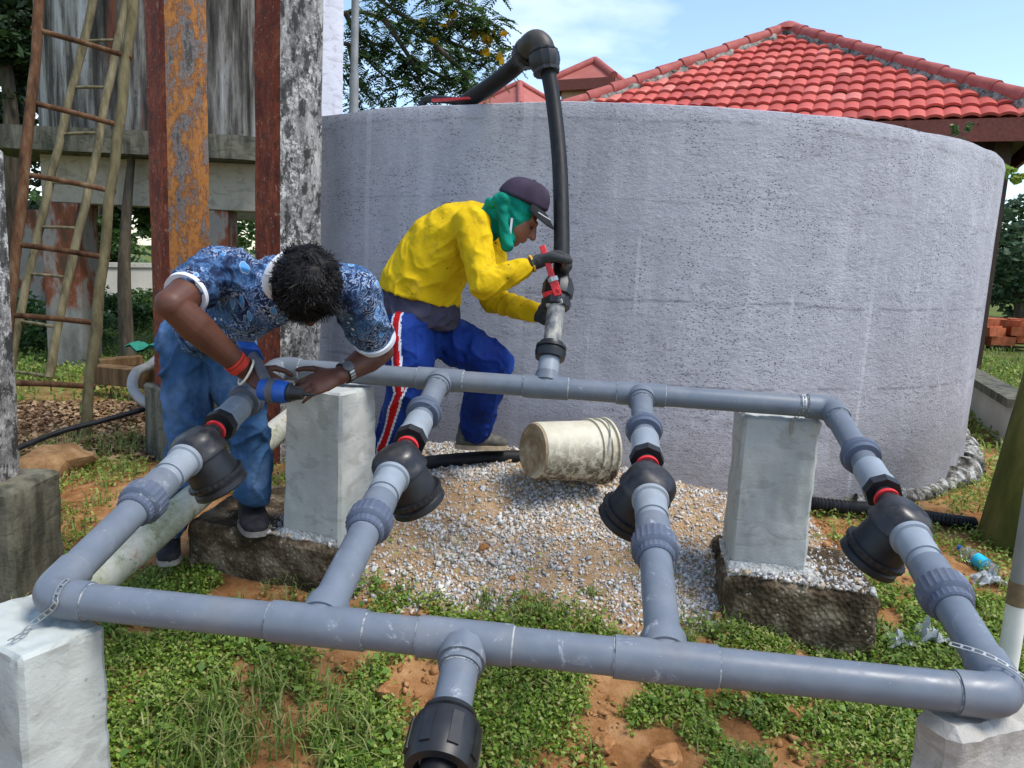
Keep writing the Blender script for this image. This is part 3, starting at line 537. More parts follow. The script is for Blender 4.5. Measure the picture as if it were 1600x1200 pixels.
# ---------------------------------------------------------------- concrete blocks and footings
def block(name, px, Ytop, zt, zb, side, yaw, label, mat, grp, taper=.012, seed=1, side2=None):
    c = ptz(px[0], px[1], zt) if Ytop is None else pt(px[0], px[1], Ytop)
    ex = V((math.cos(yaw), math.sin(yaw), 0)); ey = V((-math.sin(yaw), math.cos(yaw), 0)); s2 = side2 or side
    # c is the nearest top corner
    q = [V((c.x, c.y, 0)), V((c.x, c.y, 0)) + ex * side, V((c.x, c.y, 0)) + ex * side + ey * s2, V((c.x, c.y, 0)) + ey * s2]; m = (q[0] + q[2]) / 2
    b = [m + (p - m) * (1 + taper) + V((0, 0, zb)) for p in q] + [p + V((0, 0, zt)) for p in q]
    th = thing(name, (m.x, m.y, zb), label, 'concrete block', grp); MB().rough(b, 24, .016 if seed == 5 else .008, 9, seed).build('block_body', MT[mat], th, 35); return th, b
GRP = 'whitewashed concrete blocks propping the pipes'
block('concrete_block', (29, 1029), None, .617, -.1, (_e := ptz(165, 975, .617) - ptz(29, 1029, .617)).length, math.atan2(_e.y, _e.x), 'whitewashed concrete block under the front left pipe corner', 'whitewash_near', GRP, seed=2, side2=.30)
b2, q2 = block('concrete_block', (533, 606), 2.83, .985, .33, .227, rad(65), 'tall whitewashed concrete block below the hands of the man in the printed shirt', 'whitewash', GRP, .05, 3, .27)
b3, q3 = block('concrete_block', (1163, 657), 2.87, .965, .345, .28, rad(-8), 'whitewashed concrete block under the back right pipe corner', 'whitewash', GRP, .01, 4, .26)
b4, q4 = block('concrete_block', (1494, 1150), None, .60, -.1, .34, math.atan2(*(lambda e: (-e.x, e.y))(ptz(1423, 1103, .60) - ptz(1494, 1150, .60))), 'bare broken-edged concrete block under the front right pipe corner', 'raw_concrete', GRP, .02, 5, (ptz(1423, 1103, .60) - ptz(1494, 1150, .60)).length)
def keep_on(p, cs):                                    # mortar stays on top of its footing
    a = cs[0]; u = cs[1] - a; v_ = cs[3] - a; dt = u.x * v_.y - u.y * v_.x; e = p - a
    s_ = min(.97, max(.03, (e.x * v_.y - e.y * v_.x) / dt)); t_ = min(.97, max(.045, (u.x * e.y - u.y * e.x) / dt)); return V((a.x + u.x * s_ + v_.x * t_, a.y + u.y * s_ + v_.y * t_, p.z))
def skirt(th, q, z, amp, spr=1.0, lim=None):
    mb = MB(); ctr = (q[0] + q[2]) / 2; ctr.z = z; pts_ = []
    n = 96; vs = []; fs = []
    for j, (k, h) in enumerate(((1.0, .030), (1.05, .016), (1.12, .008), (1.22, .002), (1.34, -.004), (1.44, -.03))):
        for i in range(n):
            u = i / n * 4; a, b_ = q[int(u) % 4], q[(int(u) + 1) % 4]; p = a.lerp(b_, u % 1); p = V((p.x, p.y, z)); e = (p - ctr)
            w = 1 + (k - 1) * spr * (1 + amp * mnoise.noise(V((i * .17, j * .4, z * 9))) + .25 * amp * mnoise.noise(V((i * .8, j, z * 9)))); pz = keep_on(ctr + e * w, lim); vs.append(pz + V((0, 0, h + .010 * mnoise.noise(V((i * .3, j * 2, 1))))))
    for j in range(5):
        for i in range(n): fs.append([j * n + i, j * n + (i + 1) % n, (j + 1) * n + (i + 1) % n, (j + 1) * n + i])
    mb.add(vs, fs).build('mortar_skirt', MT['mortar'], th, 170)
def footing(cs, zt, zb, label, seed):
    q = [V((c.x, c.y, zb)) for c in cs] + [V((c.x, c.y, zt)) for c in cs]; m = sum((V((c.x, c.y, 0)) for c in cs), V()) / 4
    th = thing('concrete_footing', (m.x, m.y, zb), label, 'footing', 'rough concrete footings under the back blocks'); MB().rough(q, 12, .014, 6, seed).build('footing_body', MT['footing'], th, 45)
f1 = [ptz(292, 812, .385), ptz(530, 860, .385)]; f1 += [f1[1] + V((.06, .62, 0)), f1[0] + V((.06, .62, 0))]
footing(f1, .38, .0, 'rough soil-stained concrete footing the man in jeans stands on', 11)
f2 = [ptz(1132, 898, .36), ptz(1378, 935, .36)]; f2 += [f2[1] + V((.10, .50, 0)), f2[0] + V((.08, .50, 0))]
skirt(b2, q2[:4], .385, .6, 1.0, f1); skirt(b3, q3[:4], .360, .6, 1.25, f2)
footing(f2, .355, .0, 'rough soil-stained concrete footing below the back right block', 12)

# ---------------------------------------------------------------- perforated straps
def strap(path, wdir, label, w=.013):
    path = [V(p) for p in spline(path, 10)]; th = thing('perforated_strap', path[0], label, 'metal strap', 'perforated steel straps tying the pipes'); mb = MB(); step = .011; L = 0; pl = [path[0]]
    for a, b in zip(path, path[1:]):
        while (b - pl[-1]).length > step and (b - pl[-1]).dot(b - a) > 0: pl.append(pl[-1] + (b - pl[-1]).normalized() * step)
    wd = V(wdir).normalized()
    for i, (a, b) in enumerate(zip(pl, pl[1:])):
        t = (b - a).normalized(); s_ = (wd - t * wd.dot(t)).normalized(); nn = s_.cross(t).normalized()
        for k in (-1, 1): mb.bar(a + s_ * (k * w * .40), b + s_ * (k * w * .40), w * .2, .0016, nn)
        if i % 2 == 0: mb.bar(a - s_ * w * .4, a + s_ * w * .4, .005, .0016, nn)
    mb.build('strap_band', MT['dull_steel'], th, 0); return th
def around(c, d, a0, a1, r=SR + .003, n=10):
    t, _, _ = frame(d); u = (V((0, 0, 1)) - t * t.z).normalized(); s_ = t.cross(u)
    return [c + (u * math.cos(a0 + (a1 - a0) * k / n) + s_ * math.sin(a0 + (a1 - a0) * k / n)) * r for k in range(n + 1)]
c_ = FL + eu * .055
strap(around(c_, eu, 0, rad(85), SR + .004, 5) + [ptz(50, 975, .628), ptz(36, 990, .626), ptz(14, 1002, .626)], eu, 'perforated steel strap over the front left elbow, its tail on the block')
c_ = BR - eu * .11
strap(around(c_, eu, 0, rad(90), SR + .003, 6) + [pt(1238, 660, 2.83), pt(1237, 680, 2.845), pt(1236, 702, 2.842)], eu, 'perforated steel strap hanging down the face of the back right block')
c_ = FR - eu * .02
strap([FR + ev * .10 - eu * .085 + en * (SR * .9), FR + ev * .055 - eu * .03 + en * (SR + .012), FR - eu * -.02 + ev * .01 + en * (SR + .006), FR + eu * .055 - ev * .02 + en * .03, FR + eu * .09 - ev * .05 - en * .03], ev, 'perforated steel strap over the front right elbow')

# ---------------------------------------------------------------- bucket
bc = pt(834, 700, 3.38); bd = (pt(956, 706, 3.58) - bc).normalized(); bd.z = -.075; bc.z -= .012; bd.normalize(); bR = .132
bkt = thing('bucket', (bc.x, bc.y, bc.z - bR), 'dirty cream plastic bucket lying on its side on the gravel', 'bucket')
MB().lathe(bc, bd, [(0, .120), (.004, .127), (.012, .130), (.375, .147), (.38, .147)], 48).build('bucket_body', MT['bucket'], bkt, 30)
MB().lathe(bc - bd * .003, bd, [(0, .0), (.001, .10), (-.004, .108), (-.004, .122), (.004, .126)], 48).build('bucket_base', MT['bucket_base'], bkt, 30)
for d0, r_ in ((.285, .153), (.33, .155), (.366, .160)):
    MB().lathe(bc + bd * d0, bd, [(0, r_ - .014), (0, r_), (.009, r_ + .001), (.009, r_ - .014)], 48).build('rim_band', MT['bucket'], bkt, 30)
hd = [bc + bd * .30 + (V((0, 0, 1)) * math.cos(a) + bd.cross(V((0, 0, 1))) * math.sin(a)) * .158 + bd * (.06 * math.sin((a + 1.4) / 2.8 * math.pi)) for a in np.linspace(-1.4, 1.4, 20)]
MB().tube(hd, .003, 8).build('handle', MT['dull_steel'], bkt, 60)

# ---------------------------------------------------------------- ground hoses and old pipes
th = thing('ground_hose', pt(652, 726, 3.62), 'black hose lying on the gravel between the bucket and the striding worker', 'hose')
MB().tube(spline([pt(600, 742, 3.50), pt(652, 726, 3.60), pt(720, 718, 3.68), pt(800, 714, 3.72), pt(900, 718, 3.78)]), .034, 24).build('hose_length', MT['black_hose'], th, 60)
th = thing('ground_hose', pt(1330, 790, 3.9), 'black ribbed hose on the grass behind the back right block', 'hose')
hp2 = spline([pt(1265, 786, 3.85), pt(1330, 793, 3.85), pt(1390, 797, 3.9), pt(1450, 808, 3.95), pt(1520, 818, 4.0)], 24)
MB().tube(hp2, [.031 if i % 2 else .036 for i in range(len(hp2))], 20).build('hose_length', MT['black_hose'], th, 20)
th = thing('old_pipe', pt(130, 930, 2.3), 'lichen-stained pale old pipe slanting from the ground beneath the left branch', 'pipe')
MB().tube(spline([pt(95, 955, 2.3), pt(225, 848, 2.68), pt(312, 772, 3.0), pt(440, 668, 3.6), pt(500, 622, 3.9)], 8), .058, 28).build('pipe_length', MT['lichen_pipe'], th, 60)
th = thing('thin_pipe', pt(60, 690, 4.9), 'thin black pipe running over the brown leaf litter', 'pipe')
MB().tube(spline([pt(10, 708, 4.3), pt(90, 676, 4.6), pt(150, 660, 4.75), pt(238, 636, 5.0)]), .017, 14).build('pipe_length', MT['black_hose'], th, 60)
th = thing('bent_pipe', pt(215, 600, 5.3), 'weathered grey pipe bent in a curve beside the orange column', 'pipe')
MB().tube(spline([pt(250, 556, 6.6), pt(232, 572, 5.9), pt(213, 582, 5.3), pt(207, 605, 5.1), pt(222, 626, 5.0), pt(240, 634, 4.95)]), .034, 18).build('pipe_length', MT['galv'], th, 60)

# ---------------------------------------------------------------- columns
def column(corner, Yc, a, yaw, z0, z1, lm, rm, label, ped=None):
    c = pt(corner[0], corner[1], Yc); ex = V((math.cos(yaw), math.sin(yaw), 0)); ey = V((-math.sin(yaw), math.cos(yaw), 0)); base = V((c.x, c.y, 0))
    th = thing('concrete_column', (c.x, c.y, z0), label, 'column'); n = 40; per = []
    for (p, d_) in ((base, ex), (base + ex * a, ey), (base + ex * a + ey * a, -ex), (base + ey * a, -ey)):
        for k in range(6): per.append((p + d_ * (a * (k / 6 if k else .04)), 0))
    vs = []; fs = []; mi = []; m = len(per); ctr = base + (ex + ey) * a / 2
    for i in range(n + 1):
        z = z0 + (z1 - z0) * i / n
        for k, (p, _) in enumerate(per):
            e = (p - ctr).normalized(); vs.append(p + e * (.006 * mnoise.noise(V((p.x * 11, p.y * 11, z * 5)))) + V((0, 0, z)))
    for i in range(n):
        for k in range(m):
            fs.append([i * m + k, i * m + (k + 1) % m, (i + 1) * m + (k + 1) % m, (i + 1) * m + k]); mi.append(1 if k >= 17 else 0)
    fs.append([n * m + k for k in range(m)]); mi.append(0); mb = MB(); mb.add(vs, fs); mb.m = mi; mb.build('shaft', [MT[rm], MT[lm]], th, 40)
    if ped:
        w, h = ped; q = [base + ex * sx + ey * sy for sx, sy in ((-w, -w), (a + w, -w), (a + w, a + w), (-w, a + w))]
        MB().rough([p + V((0, 0, z0 - .2)) for p in q] + [p + V((0, 0, h)) for p in q], 8, .012, 5, 6).build('pedestal', MT['dark_moss'], th, 40)
    return th
column((253, 0), 4.7, .265, rad(46), .1, 4.6, 'red_paint_face', 'rusty_column', 'orange-painted peeling concrete column left of the man in the printed shirt', (.05, .62))
column((435, 0), 4.12, .262, rad(46), .2, 4.6, 'red_paint_face', 'black_white_column', 'mould-blackened concrete column with one red side against the tank')
column((500, 0), 8.6, .30, rad(46), .2, 6.5, 'white_column', 'white_column', 'pale whitewashed column rising behind the grey tank')
# near-left post with a mossy base
p0 = pt(-26, 500, 2.95); th = thing('concrete_post', (p0.x - .05, p0.y, .05), 'white-grey concrete post with mossy base at the left picture edge', 'post')
q = [V((p0.x - .16, 2.9, 0)), V((p0.x + .03, 2.86, 0)), V((p0.x + .05, 3.05, 0)), V((p0.x - .15, 3.08, 0))]
MB().rough([p + V((0, 0, .5)) for p in q] + [p + V((.0, 0, 1.83)) for p in q], 10, .006, 9, 8).build('post_shaft', MT['black_white_column'], th, 40)
q = [V((p0.x - .2, 2.80, 0)), V((p0.x + .16, 2.80, 0)), V((p0.x + .155, 3.15, 0)), V((p0.x - .2, 3.15, 0))]
MB().rough([p + V((0, 0, -.1)) for p in q] + [p + V((0, 0, .545)) for p in q], 10, .012, 8, 9).build('post_base', MT['dark_moss'], th, 40)

# ---------------------------------------------------------------- elevated tank on legs
ec = pt(258, 100, 10.4); er = 1.42; ez = pt(240, 210, 8.8).z
ele = thing('elevated_tank', (ec.x, ec.y, .05), 'streaked concrete drum tank raised on a slab and painted legs behind the ladders', 'water tank')
MB().lathe((ec.x, ec.y, ez), (0, 0, 1), [(0, er), (.02, er + .01), (2.8, er + .01), (2.82, er - .1)], 96).build('drum', MT['elevated_shell'], ele, 40)
x0, x1 = pt(-60, 230, 8.6).x, pt(410, 230, 8.6).x; zs = ez; zb_ = pt(240, 243, 8.6).z
sp_ = [(x0, 8.55), (x1 - .22, 8.55), (x1 - .06, 8.62), (x1, 8.8), (x1, 12.2), (x0, 12.2)]
MB().add([(x, y, zb_) for x, y in sp_] + [(x, y, zs) for x, y in sp_], [list(range(5, -1, -1)), list(range(6, 12))] + [[i, (i + 1) % 6, (i + 1) % 6 + 6, i + 6] for i in range(6)]).build('slab', MT['dark_moss'], ele, 30)
zb2 = pt(200, 322, 9.0).z
MB().box(((x0 + x1) / 2 + .25, 9.1, (zb2 + zb_) / 2), (x1 - x0 - .8, .36, zb_ - zb2 - .004)).build('beam', MT['cream_beam'], ele, 30, .01)
MB().box(((x0 + x1) / 2, 11.6, (zb2 + zb_) / 2), (x1 - x0 - .5, .36, zb_ - zb2 - .004)).build('beam', MT['cream_beam'], ele, 30, .01)
for (px, Yl, w) in ((112, 9.1, .42), (343, 9.1, .32), (60, 11.6, .4), (330, 11.6, .4)):
    xl = pt(px, 400, Yl).x; MB().box((xl, Yl, (zb2 - .1) / 2), (w, w, zb2 + .1 - .004)).build('leg', MT['leg_paint'], ele, 30, .01)

# ---------------------------------------------------------------- ladders
def ladder(Lp, Rp, r, rungs, mL, mR, mr, label, rr):
    th = thing('wooden_ladder', Rp[0], label, 'ladder', 'wooden ladders leaning on the tower'); 
    for P_, m in ((Lp, mL), (Rp, mR)):
        path = spline(P_, 6); MB().tube([p + V((mnoise.noise(p * 2.3), mnoise.noise(p * 2.9 + V((5, 0, 0))), 0)) * .018 for p in path], [r * (1 + .15 * mnoise.noise(p * 3)) for p in path], 12).build('rail', MT[m], th, 60)
    for (a, b) in rungs: 
        d_ = (b - a) * .06; MB().tube([a - d_, a.lerp(b, .5) + V((0, 0, .006)), b + d_], rr, 10).build('rung', MT[mr], th, 60)
    return th
def onpath(P_, y):                                          # point on a rail of pixel-height y
    for (x0_, y0_, Y0), (x1_, y1_, Y1) in zip(P_, P_[1:]):
        if min(y0_, y1_) <= y <= max(y0_, y1_):
            u = (y - y0_) / (y1_ - y0_); return pt(x0_ + (x1_ - x0_) * u, y, Y0 + (Y1 - Y0) * u)
A1 = [(-4, 640, 5.1), (24, 405, 5.45), (45, 200, 5.75), (62, 0, 6.05), (72, -120, 6.25)]; A2 = [(131, 692, 5.2), (150, 520, 5.45), (170, 320, 5.75), (192, 150, 6.0), (207, 0, 6.2), (216, -120, 6.35)]
ladder([pt(*p) for p in A1], [pt(*p) for p in A2], .036, [(onpath(A1, a), onpath(A2, b)) for a, b in ((47, 88), (160, 196), (272, 298), (382, 402), (492, 505), (598, 604))], 'ladder_brown', 'ladder_dark', 'ladder_brown', 'big rustic ladder of brown round poles in front of the other ladder', .020)
B1 = [(12, 600, 7.5), (36, 470, 7.7), (75, 300, 8.0), (122, 100, 8.3), (146, 0, 8.45), (165, -90, 8.5)]; B2 = [(74, 590, 7.4), (105, 440, 7.7), (140, 290, 7.95), (170, 130, 8.25), (195, 10, 8.45), (212, -90, 8.5)]
ladder([pt(*p) for p in B1], [pt(*p) for p in B2], .040, [(onpath(B1, a), onpath(B2, b)) for a, b in ((65, 63), (137, 137), (210, 208), (285, 290), (355, 357), (428, 434), (502, 512), (580, 588))], 'ladder_pale', 'ladder_pale', 'ladder_pale', 'slimmer pale ladder with thin rungs behind the big ladder', .016)

# ---------------------------------------------------------------- pole, right-hand cylinder and post
p0 = pt(553, 150, 9.5); th = thing('metal_pole', (p0.x, p0.y, .2), 'thin grey metal pole standing among the branches behind the tank', 'pole')
MB().tube([(p0.x, p0.y, .2), (p0.x, p0.y, 3.6)], .055, 16).tube([(p0.x, p0.y, 3.6), (p0.x, p0.y, 7)], .045, 16).build('pole_shaft', MT['galv'], th, 40)
p0 = pt(1652, 860, 3.75); th = thing('mossy_cylinder', (p0.x, p0.y, .15), 'mossy green concrete cylinder standing at the right picture edge', 'cylinder')
mb = MB(); R0 = .36
mb.lathe((p0.x, p0.y, .17), (0, 0, 1), [(0, R0 - .03), (.02, R0), (.2, R0 - .005), (.9, R0 - .012), (1.30, R0 - .02), (1.33, R0 - .06), (1.335, .05)], 64)
for v_ in mb.v:
    v_ += (v_ - V((p0.x, p0.y, v_.z))) * (.02 * mnoise.noise(v_ * 5) - .12 * (v_.z - .17)); v_.x += .07 * (v_.z - .17)
mb.build('cylinder_body', MT['moss_drum'], th, 40)
p0 = pt(1596, 900, 2.55); th = thing('grey_post', (p0.x, p0.y, .1), 'slim grey post with white-painted foot in front of the mossy cylinder', 'post')
zb1 = pt(1588, 908, 2.55).z; zb0 = pt(1585, 944, 2.55).z
MB().tube([(p0.x, p0.y, zb1), (p0.x, p0.y, .1 + 1.8)], .033, 24).build('post_shaft', MT['galv'], th)
MB().tube([(p0.x, p0.y, zb0), (p0.x, p0.y, zb1)], .035, 24).build('band', MT['brown_band'], th)
MB().tube([(p0.x, p0.y, 0), (p0.x, p0.y, zb0)], .0335, 24).build('painted_foot', MT['white_paint'], th)

# ---------------------------------------------------------------- red-roofed pavilion
ze = 3.45; A_ = ptz(800, 203, ze); B_ = ptz(1652, 178, ze); A_.z = B_.z = ze; s_ = (B_ - A_).length; ux = (B_ - A_).normalized(); uy = V((-ux.y, ux.x, 0))
if uy.y < 0: uy = -uy
RISE = 2.06; hs = s_ / 2; apex = (A_ + B_) / 2 + uy * hs + V((0, 0, RISE)); cor = [A_, B_, B_ + uy * s_, A_ + uy * s_]
pav = thing('pavilion', ((A_ + B_) / 2 + uy * hs) - V((0, 0, ze - .3)), 'open pavilion with a red tiled hip roof behind the tank on the right', 'building')
def under(v): return v - V((0, 0, .07))
roof = MB().add([under(c) for c in cor] + [under(apex)], [[0, 1, 4], [1, 2, 4], [2, 3, 4], [3, 0, 4]]).build('roof', MT['far_roof'], pav, 20)
nr = 12; slope = (apex - (A_ + B_) / 2); sl_len = slope.length; sd_ = slope.normalized(); nrm = ux.cross(sd_).normalized(); 
if nrm.z < 0: nrm = -nrm
pw = s_ / 36; rowl = sl_len / nr
def tile_mesh():
    mb = MB(); n = 7; th_ = .016; vs = []; 
    for (v_, lift) in ((-.02, .052), (rowl + .03, .006)):
        for k in range(n): 
            u = k / (n - 1); h = .032 * math.sin(u * math.pi) ** .8; vs.append((pw * (u - .5) * 1.04, v_, h + lift))
    for k in range(n): u = k / (n - 1); vs.append((pw * (u - .5) * 1.04, -.02, .032 * math.sin(u * math.pi) ** .8 + .052 - th_ - .018))
    fs = [[k, k + 1, n + k + 1, n + k] for k in range(n - 1)] + [[2 * n + k, 2 * n + k + 1, k + 1, k] for k in range(n - 1)]
    return mb.add(vs, fs).mesh('roof_tile', MT['roof_tile'], None, 30)
tm = tile_mesh(); RB = Matrix((ux, sd_, nrm)).transposed().to_4x4()
for j in range(nr):
    v0 = j * rowl; half = hs * (1 - (v0 + rowl * .45) / sl_len)
    for k in range(-18, 18):
        cu = (k + .5) * pw
        if abs(cu) > half: continue
        o = put('roof_tile', tm, Matrix.Translation((A_ + B_) / 2 + ux * cu + sd_ * (v0 + random.uniform(-.012, .012)) - nrm * .03 + nrm * random.uniform(-.005, .005)) @ RB @ Matrix.Rotation(random.uniform(-.018, .018), 4, 'Z'), roof)
for ci, c in enumerate(cor):                                    # hip ridges: mortar bed, caps
    d_ = (apex - c).normalized(); Lh = (apex - c).length
    if ci in (0, 1):
        mb = MB(); n = 60; mb.tube([c + d_ * (Lh * i / n) - V((0, 0, .035)) for i in range(n + 1)], [.115 * (1 + .35 * mnoise.noise(V((i * .9, ci * 5, 0)))) for i in range(n + 1)], 10); mb.build('ridge_mortar', MT['ridge_mortar'], roof, 60)
    nc = 12 if ci in (0, 1) else 3
    for i in range(nc):
        a = c + d_ * (Lh * i / nc) + V((0, 0, .072)); b = c + d_ * (Lh * (i + 1.04) / nc) + V((0, 0, .062)); MB().tube([a, b], [.108, .094], 14, True, 0, 1.0).build('ridge_cap', MT['ridge_cap'], roof, 30)
MB().lathe(apex + V((0, 0, .02)), (0, 0, 1), [(0, .24), (.08, .2), (.13, .1), (.135, .02)], 16).build('ridge_cap', MT['ridge_cap'], roof, 40)
for a, b in zip(cor, cor[1:] + cor[:1]):
    MB().bar(a + V((0, 0, -.16)), b + V((0, 0, -.16)), .05, .26).build('fascia', MT['fascia'], pav, 20)
    for k in range(1, 9): 
        p = a.lerp(b, k / 9); MB().bar(p - V((0, 0, .14)), p.lerp(apex, .72) - V((0, 0, .24)), .06, .11).build('rafter', MT['dark_timber'], pav, 20)
ctr = sum(cor, V()) / 4
for c in cor:
    p = c.lerp(ctr, .14); MB().box((p.x, p.y, (ze - .1) / 2 + .1), (.22, .22, ze - .25)).build('post', MT['dark_timber'], pav, 20)
w0 = A_.lerp(ctr, .35); 
q = [c.lerp(ctr, .16) for c in cor]
for a, b in ((q[0], q[1]), (q[1], q[2]), (q[3], q[0])): MB().bar(V((a.x, a.y, 2.75)), V((b.x, b.y, 2.75)), .12, 1.0).build('wall', MT['dark_timber'], pav, 20)  # dark boards hung below the eaves, added to stand in for the shade there
q = [c.lerp(ctr, .05) for c in cor]; MB().add([V((c.x, c.y, ze - .22)) for c in q], [[0, 1, 2, 3]]).build('ceiling', MT['dark_timber'], pav, 0)

def small_roof(name, pa, Ya, half, rise, yaw, label, wall_h):
    ap = pt(pa[0], pa[1], Ya); cs = [ap + V((math.cos(yaw + k * math.pi / 2) * half, math.sin(yaw + k * math.pi / 2) * half, -rise)) for k in range(4)]
    th = thing(name, (ap.x, ap.y, ap.z - rise - wall_h), label, 'building')
    MB().add(cs + [ap], [[0, 1, 4], [1, 2, 4], [2, 3, 4], [3, 0, 4], [3, 2, 1, 0]]).build('roof', MT['far_roof'], th, 0)
    for c in cs: MB().tube([c + V((0, 0, .03)), ap + V((0, 0, .03))], .10, 8).build('ridge_cap', MT['ridge_cap'], th, 60)
    for a, b in zip(cs, cs[1:] + cs[:1]): MB().bar(a - V((0, 0, .14)), b - V((0, 0, .14)), .08, .26).build('fascia', MT['fascia'], th, 0)
    q = [c.lerp(ap - V((0, 0, rise)), .22) for c in cs]
    MB().hexa([c - V((0, 0, wall_h)) for c in q] + [c - V((0, 0, .02)) for c in q]).build('wall', MT['tan_wall'], th, 0)
small_roof('small_pavilion', (930, 96), 21, 1.15, .60, rad(-70), 'small red-roofed pavilion with tan walls seen over the tank rim', 6)
small_roof('small_pavilion', (812, 131), 26, 2.2, 1.1, rad(-88), 'farther red pyramid roof seen between the slanting hose and the rim', 6)

# chain-link fence by the pavilion
fa, fb = V((4.6, 6.6, 0)), V((6.6, 6.0, 0)); th = thing('chain_link_fence', (fa.x, fa.y, .2), 'wire chain-link fence under the pavilion eave right of the tank', 'fence')
for p in (fa, fa.lerp(fb, .6), fb): MB().tube([p + V((0, 0, .1)), p + V((0, 0, 2.9))], .03, 10).build('fence_post', MT['dark_timber'], th)
mb = MB(); fd = (fb - fa); fl_ = fd.length; fd.normalize(); st_ = .09
for k in range(-34, 26):
    for sgn in (1, -1):
        x0_ = k * st_; a = max(0, x0_) if sgn > 0 else min(fl_, x0_ + 2.2)
        pts_ = []
        for zz_ in np.arange(.9, 2.71, .3):
            xx = x0_ + (zz_ - .9) * 1.0 if sgn > 0 else x0_ + 2.2 - (zz_ - .9)
            if 0 <= xx <= fl_: pts_.append(fa + fd * xx + V((0, .006 * sgn, zz_)))
        if len(pts_) > 1: mb.tube([pts_[0], pts_[-1]], .0025, 4, False)
o = mb.build('wire_mesh', MT['dull_steel'], th, 0); o['kind'] = 'stuff'

# ---------------------------------------------------------------- low walls, boards, bricks, rocks
th = thing('low_wall', pt(1560, 600, 6.8), 'low pale concrete wall with dark coping between the tank and the mossy cylinder', 'wall')
a, b = pt(1500, 590, 8.2), pt(1600, 640, 6.0); a.z = .62; b.z = .5
MB().bar(V((a.x, a.y, .26)), V((b.x, b.y, .24)), .16, .62).build('wall_body', MT['pale_wall'], th, 0); MB().bar(V((a.x, a.y, .60)), V((b.x, b.y, .58)), .24, .07).build('coping', MT['dark_moss'], th, 0)
bp = thing('brick_pile', pt(1568, 540, 13), 'heap of red-brown bricks in the grass right of the tank', 'brick pile'); bm_ = MB().box((0, 0, 0), (.40, .20, .14)).mesh('brick', MT['earth_brick'], None, 0)
for k in range(46):
    lv = k // 16; p = pt(1520 + (k * 37) % 90, 532 - lv * 13 - random.uniform(0, 3), 13 + random.uniform(-.5, .5))
    put('brick', bm_, Matrix.Translation(p) @ Matrix.Rotation(random.uniform(-.5, .5), 4, 'Z') @ Matrix.Rotation(random.uniform(-.2, .2), 4, 'X'), bp)
th = thing('garden_wall', pt(200, 470, 15), 'low pale wall in the distance seen between the ladder and the orange column', 'wall')
a, b = pt(120, 470, 14), pt(300, 470, 17); MB().bar(V((a.x, a.y, .55)), V((b.x, b.y, .55)), .2, 1.0).build('wall_body', MT['pale_wall'], th, 0); MB().bar(V((a.x, a.y, 1.09)), V((b.x, b.y, 1.09)), .28, .08).build('coping', MT['raw_concrete'], th, 0)
for (p, q, w, h, lab) in (((150, 583, 6.9), (238, 592, 6.5), .18, .16, 'wide weathered plank lowest of the boards behind the ladder'), ((155, 568, 7.4), (222, 562, 7.6), .14, .09, 'short bleached plank lying above the wide plank')):
    th = thing('plank', pt(*p), lab, 'plank', 'planks lying behind the ladder'); MB().bar(pt(*p), pt(*q), w, h).build('board', MT['plank'], th, 0, .008)
th = thing('green_sheet', pt(228, 535, 8.2), 'green plastic sheet on the ground left of the orange column', 'sheet'); c = pt(230, 540, 8.2)
vs = [(c.x + (i - 2) * .07, c.y + (j - 1.5) * .16, c.z + .04 * math.sin(i * 2 + j)) for j in range(4) for i in range(5)]; MB().add(vs + [(x, y, z - .02) for x, y, z in vs], [[j * 5 + i, j * 5 + i + 1, j * 5 + i + 6, j * 5 + i + 5] for j in range(3) for i in range(4)] + [[20 + j * 5 + i + 5, 20 + j * 5 + i + 6, 20 + j * 5 + i + 1, 20 + j * 5 + i] for j in range(3) for i in range(4)]).build('sheet_body', MT['green_sheet'], th, 60)
def rock(p, s, mat, label, name, cat, grp, seed, sub=3):
    bm = bmesh.new(); bmesh.ops.create_icosphere(bm, subdivisions=sub, radius=1)
    for v in bm.verts:
        n = v.co.normalized(); r = 1 + .42 * mnoise.noise(n * 1.4 + V((seed, seed * 2, 0))) + .18 * mnoise.noise(n * 3.5 + V((0, seed, 3)))
        v.co = V((n.x * r * s[0], n.y * r * s[1], n.z * r * s[2]))
    me = bpy.data.meshes.new(name); bm.to_mesh(me); bm.free(); me.materials.append(MT[mat]); me.shade_smooth(); me.set_sharp_from_angle(angle=rad(28))
    o = put(name, me, Matrix.Translation(p) @ Matrix.Rotation(seed, 4, 'Z')); tag(o, label, cat, grp); return o
def on_ground(x, y, Y0, dz=0):
    lo, hi = .8, 30.
    for _ in range(40):
        m = (lo + hi) / 2; p = pt(x, y, m)
        if p.z > gz(p.x, p.y): lo = m
        else: hi = m
    p = pt(x, y, lo); p.z = gz(p.x, p.y) + dz; return p
rock(on_ground(85, 738, 0, .03), (.25, .18, .13), 'tan_rock', 'large tan flat rock beside the mossy post base', 'rock', 'rock', 'rocks and clods on the ground', 1.3)
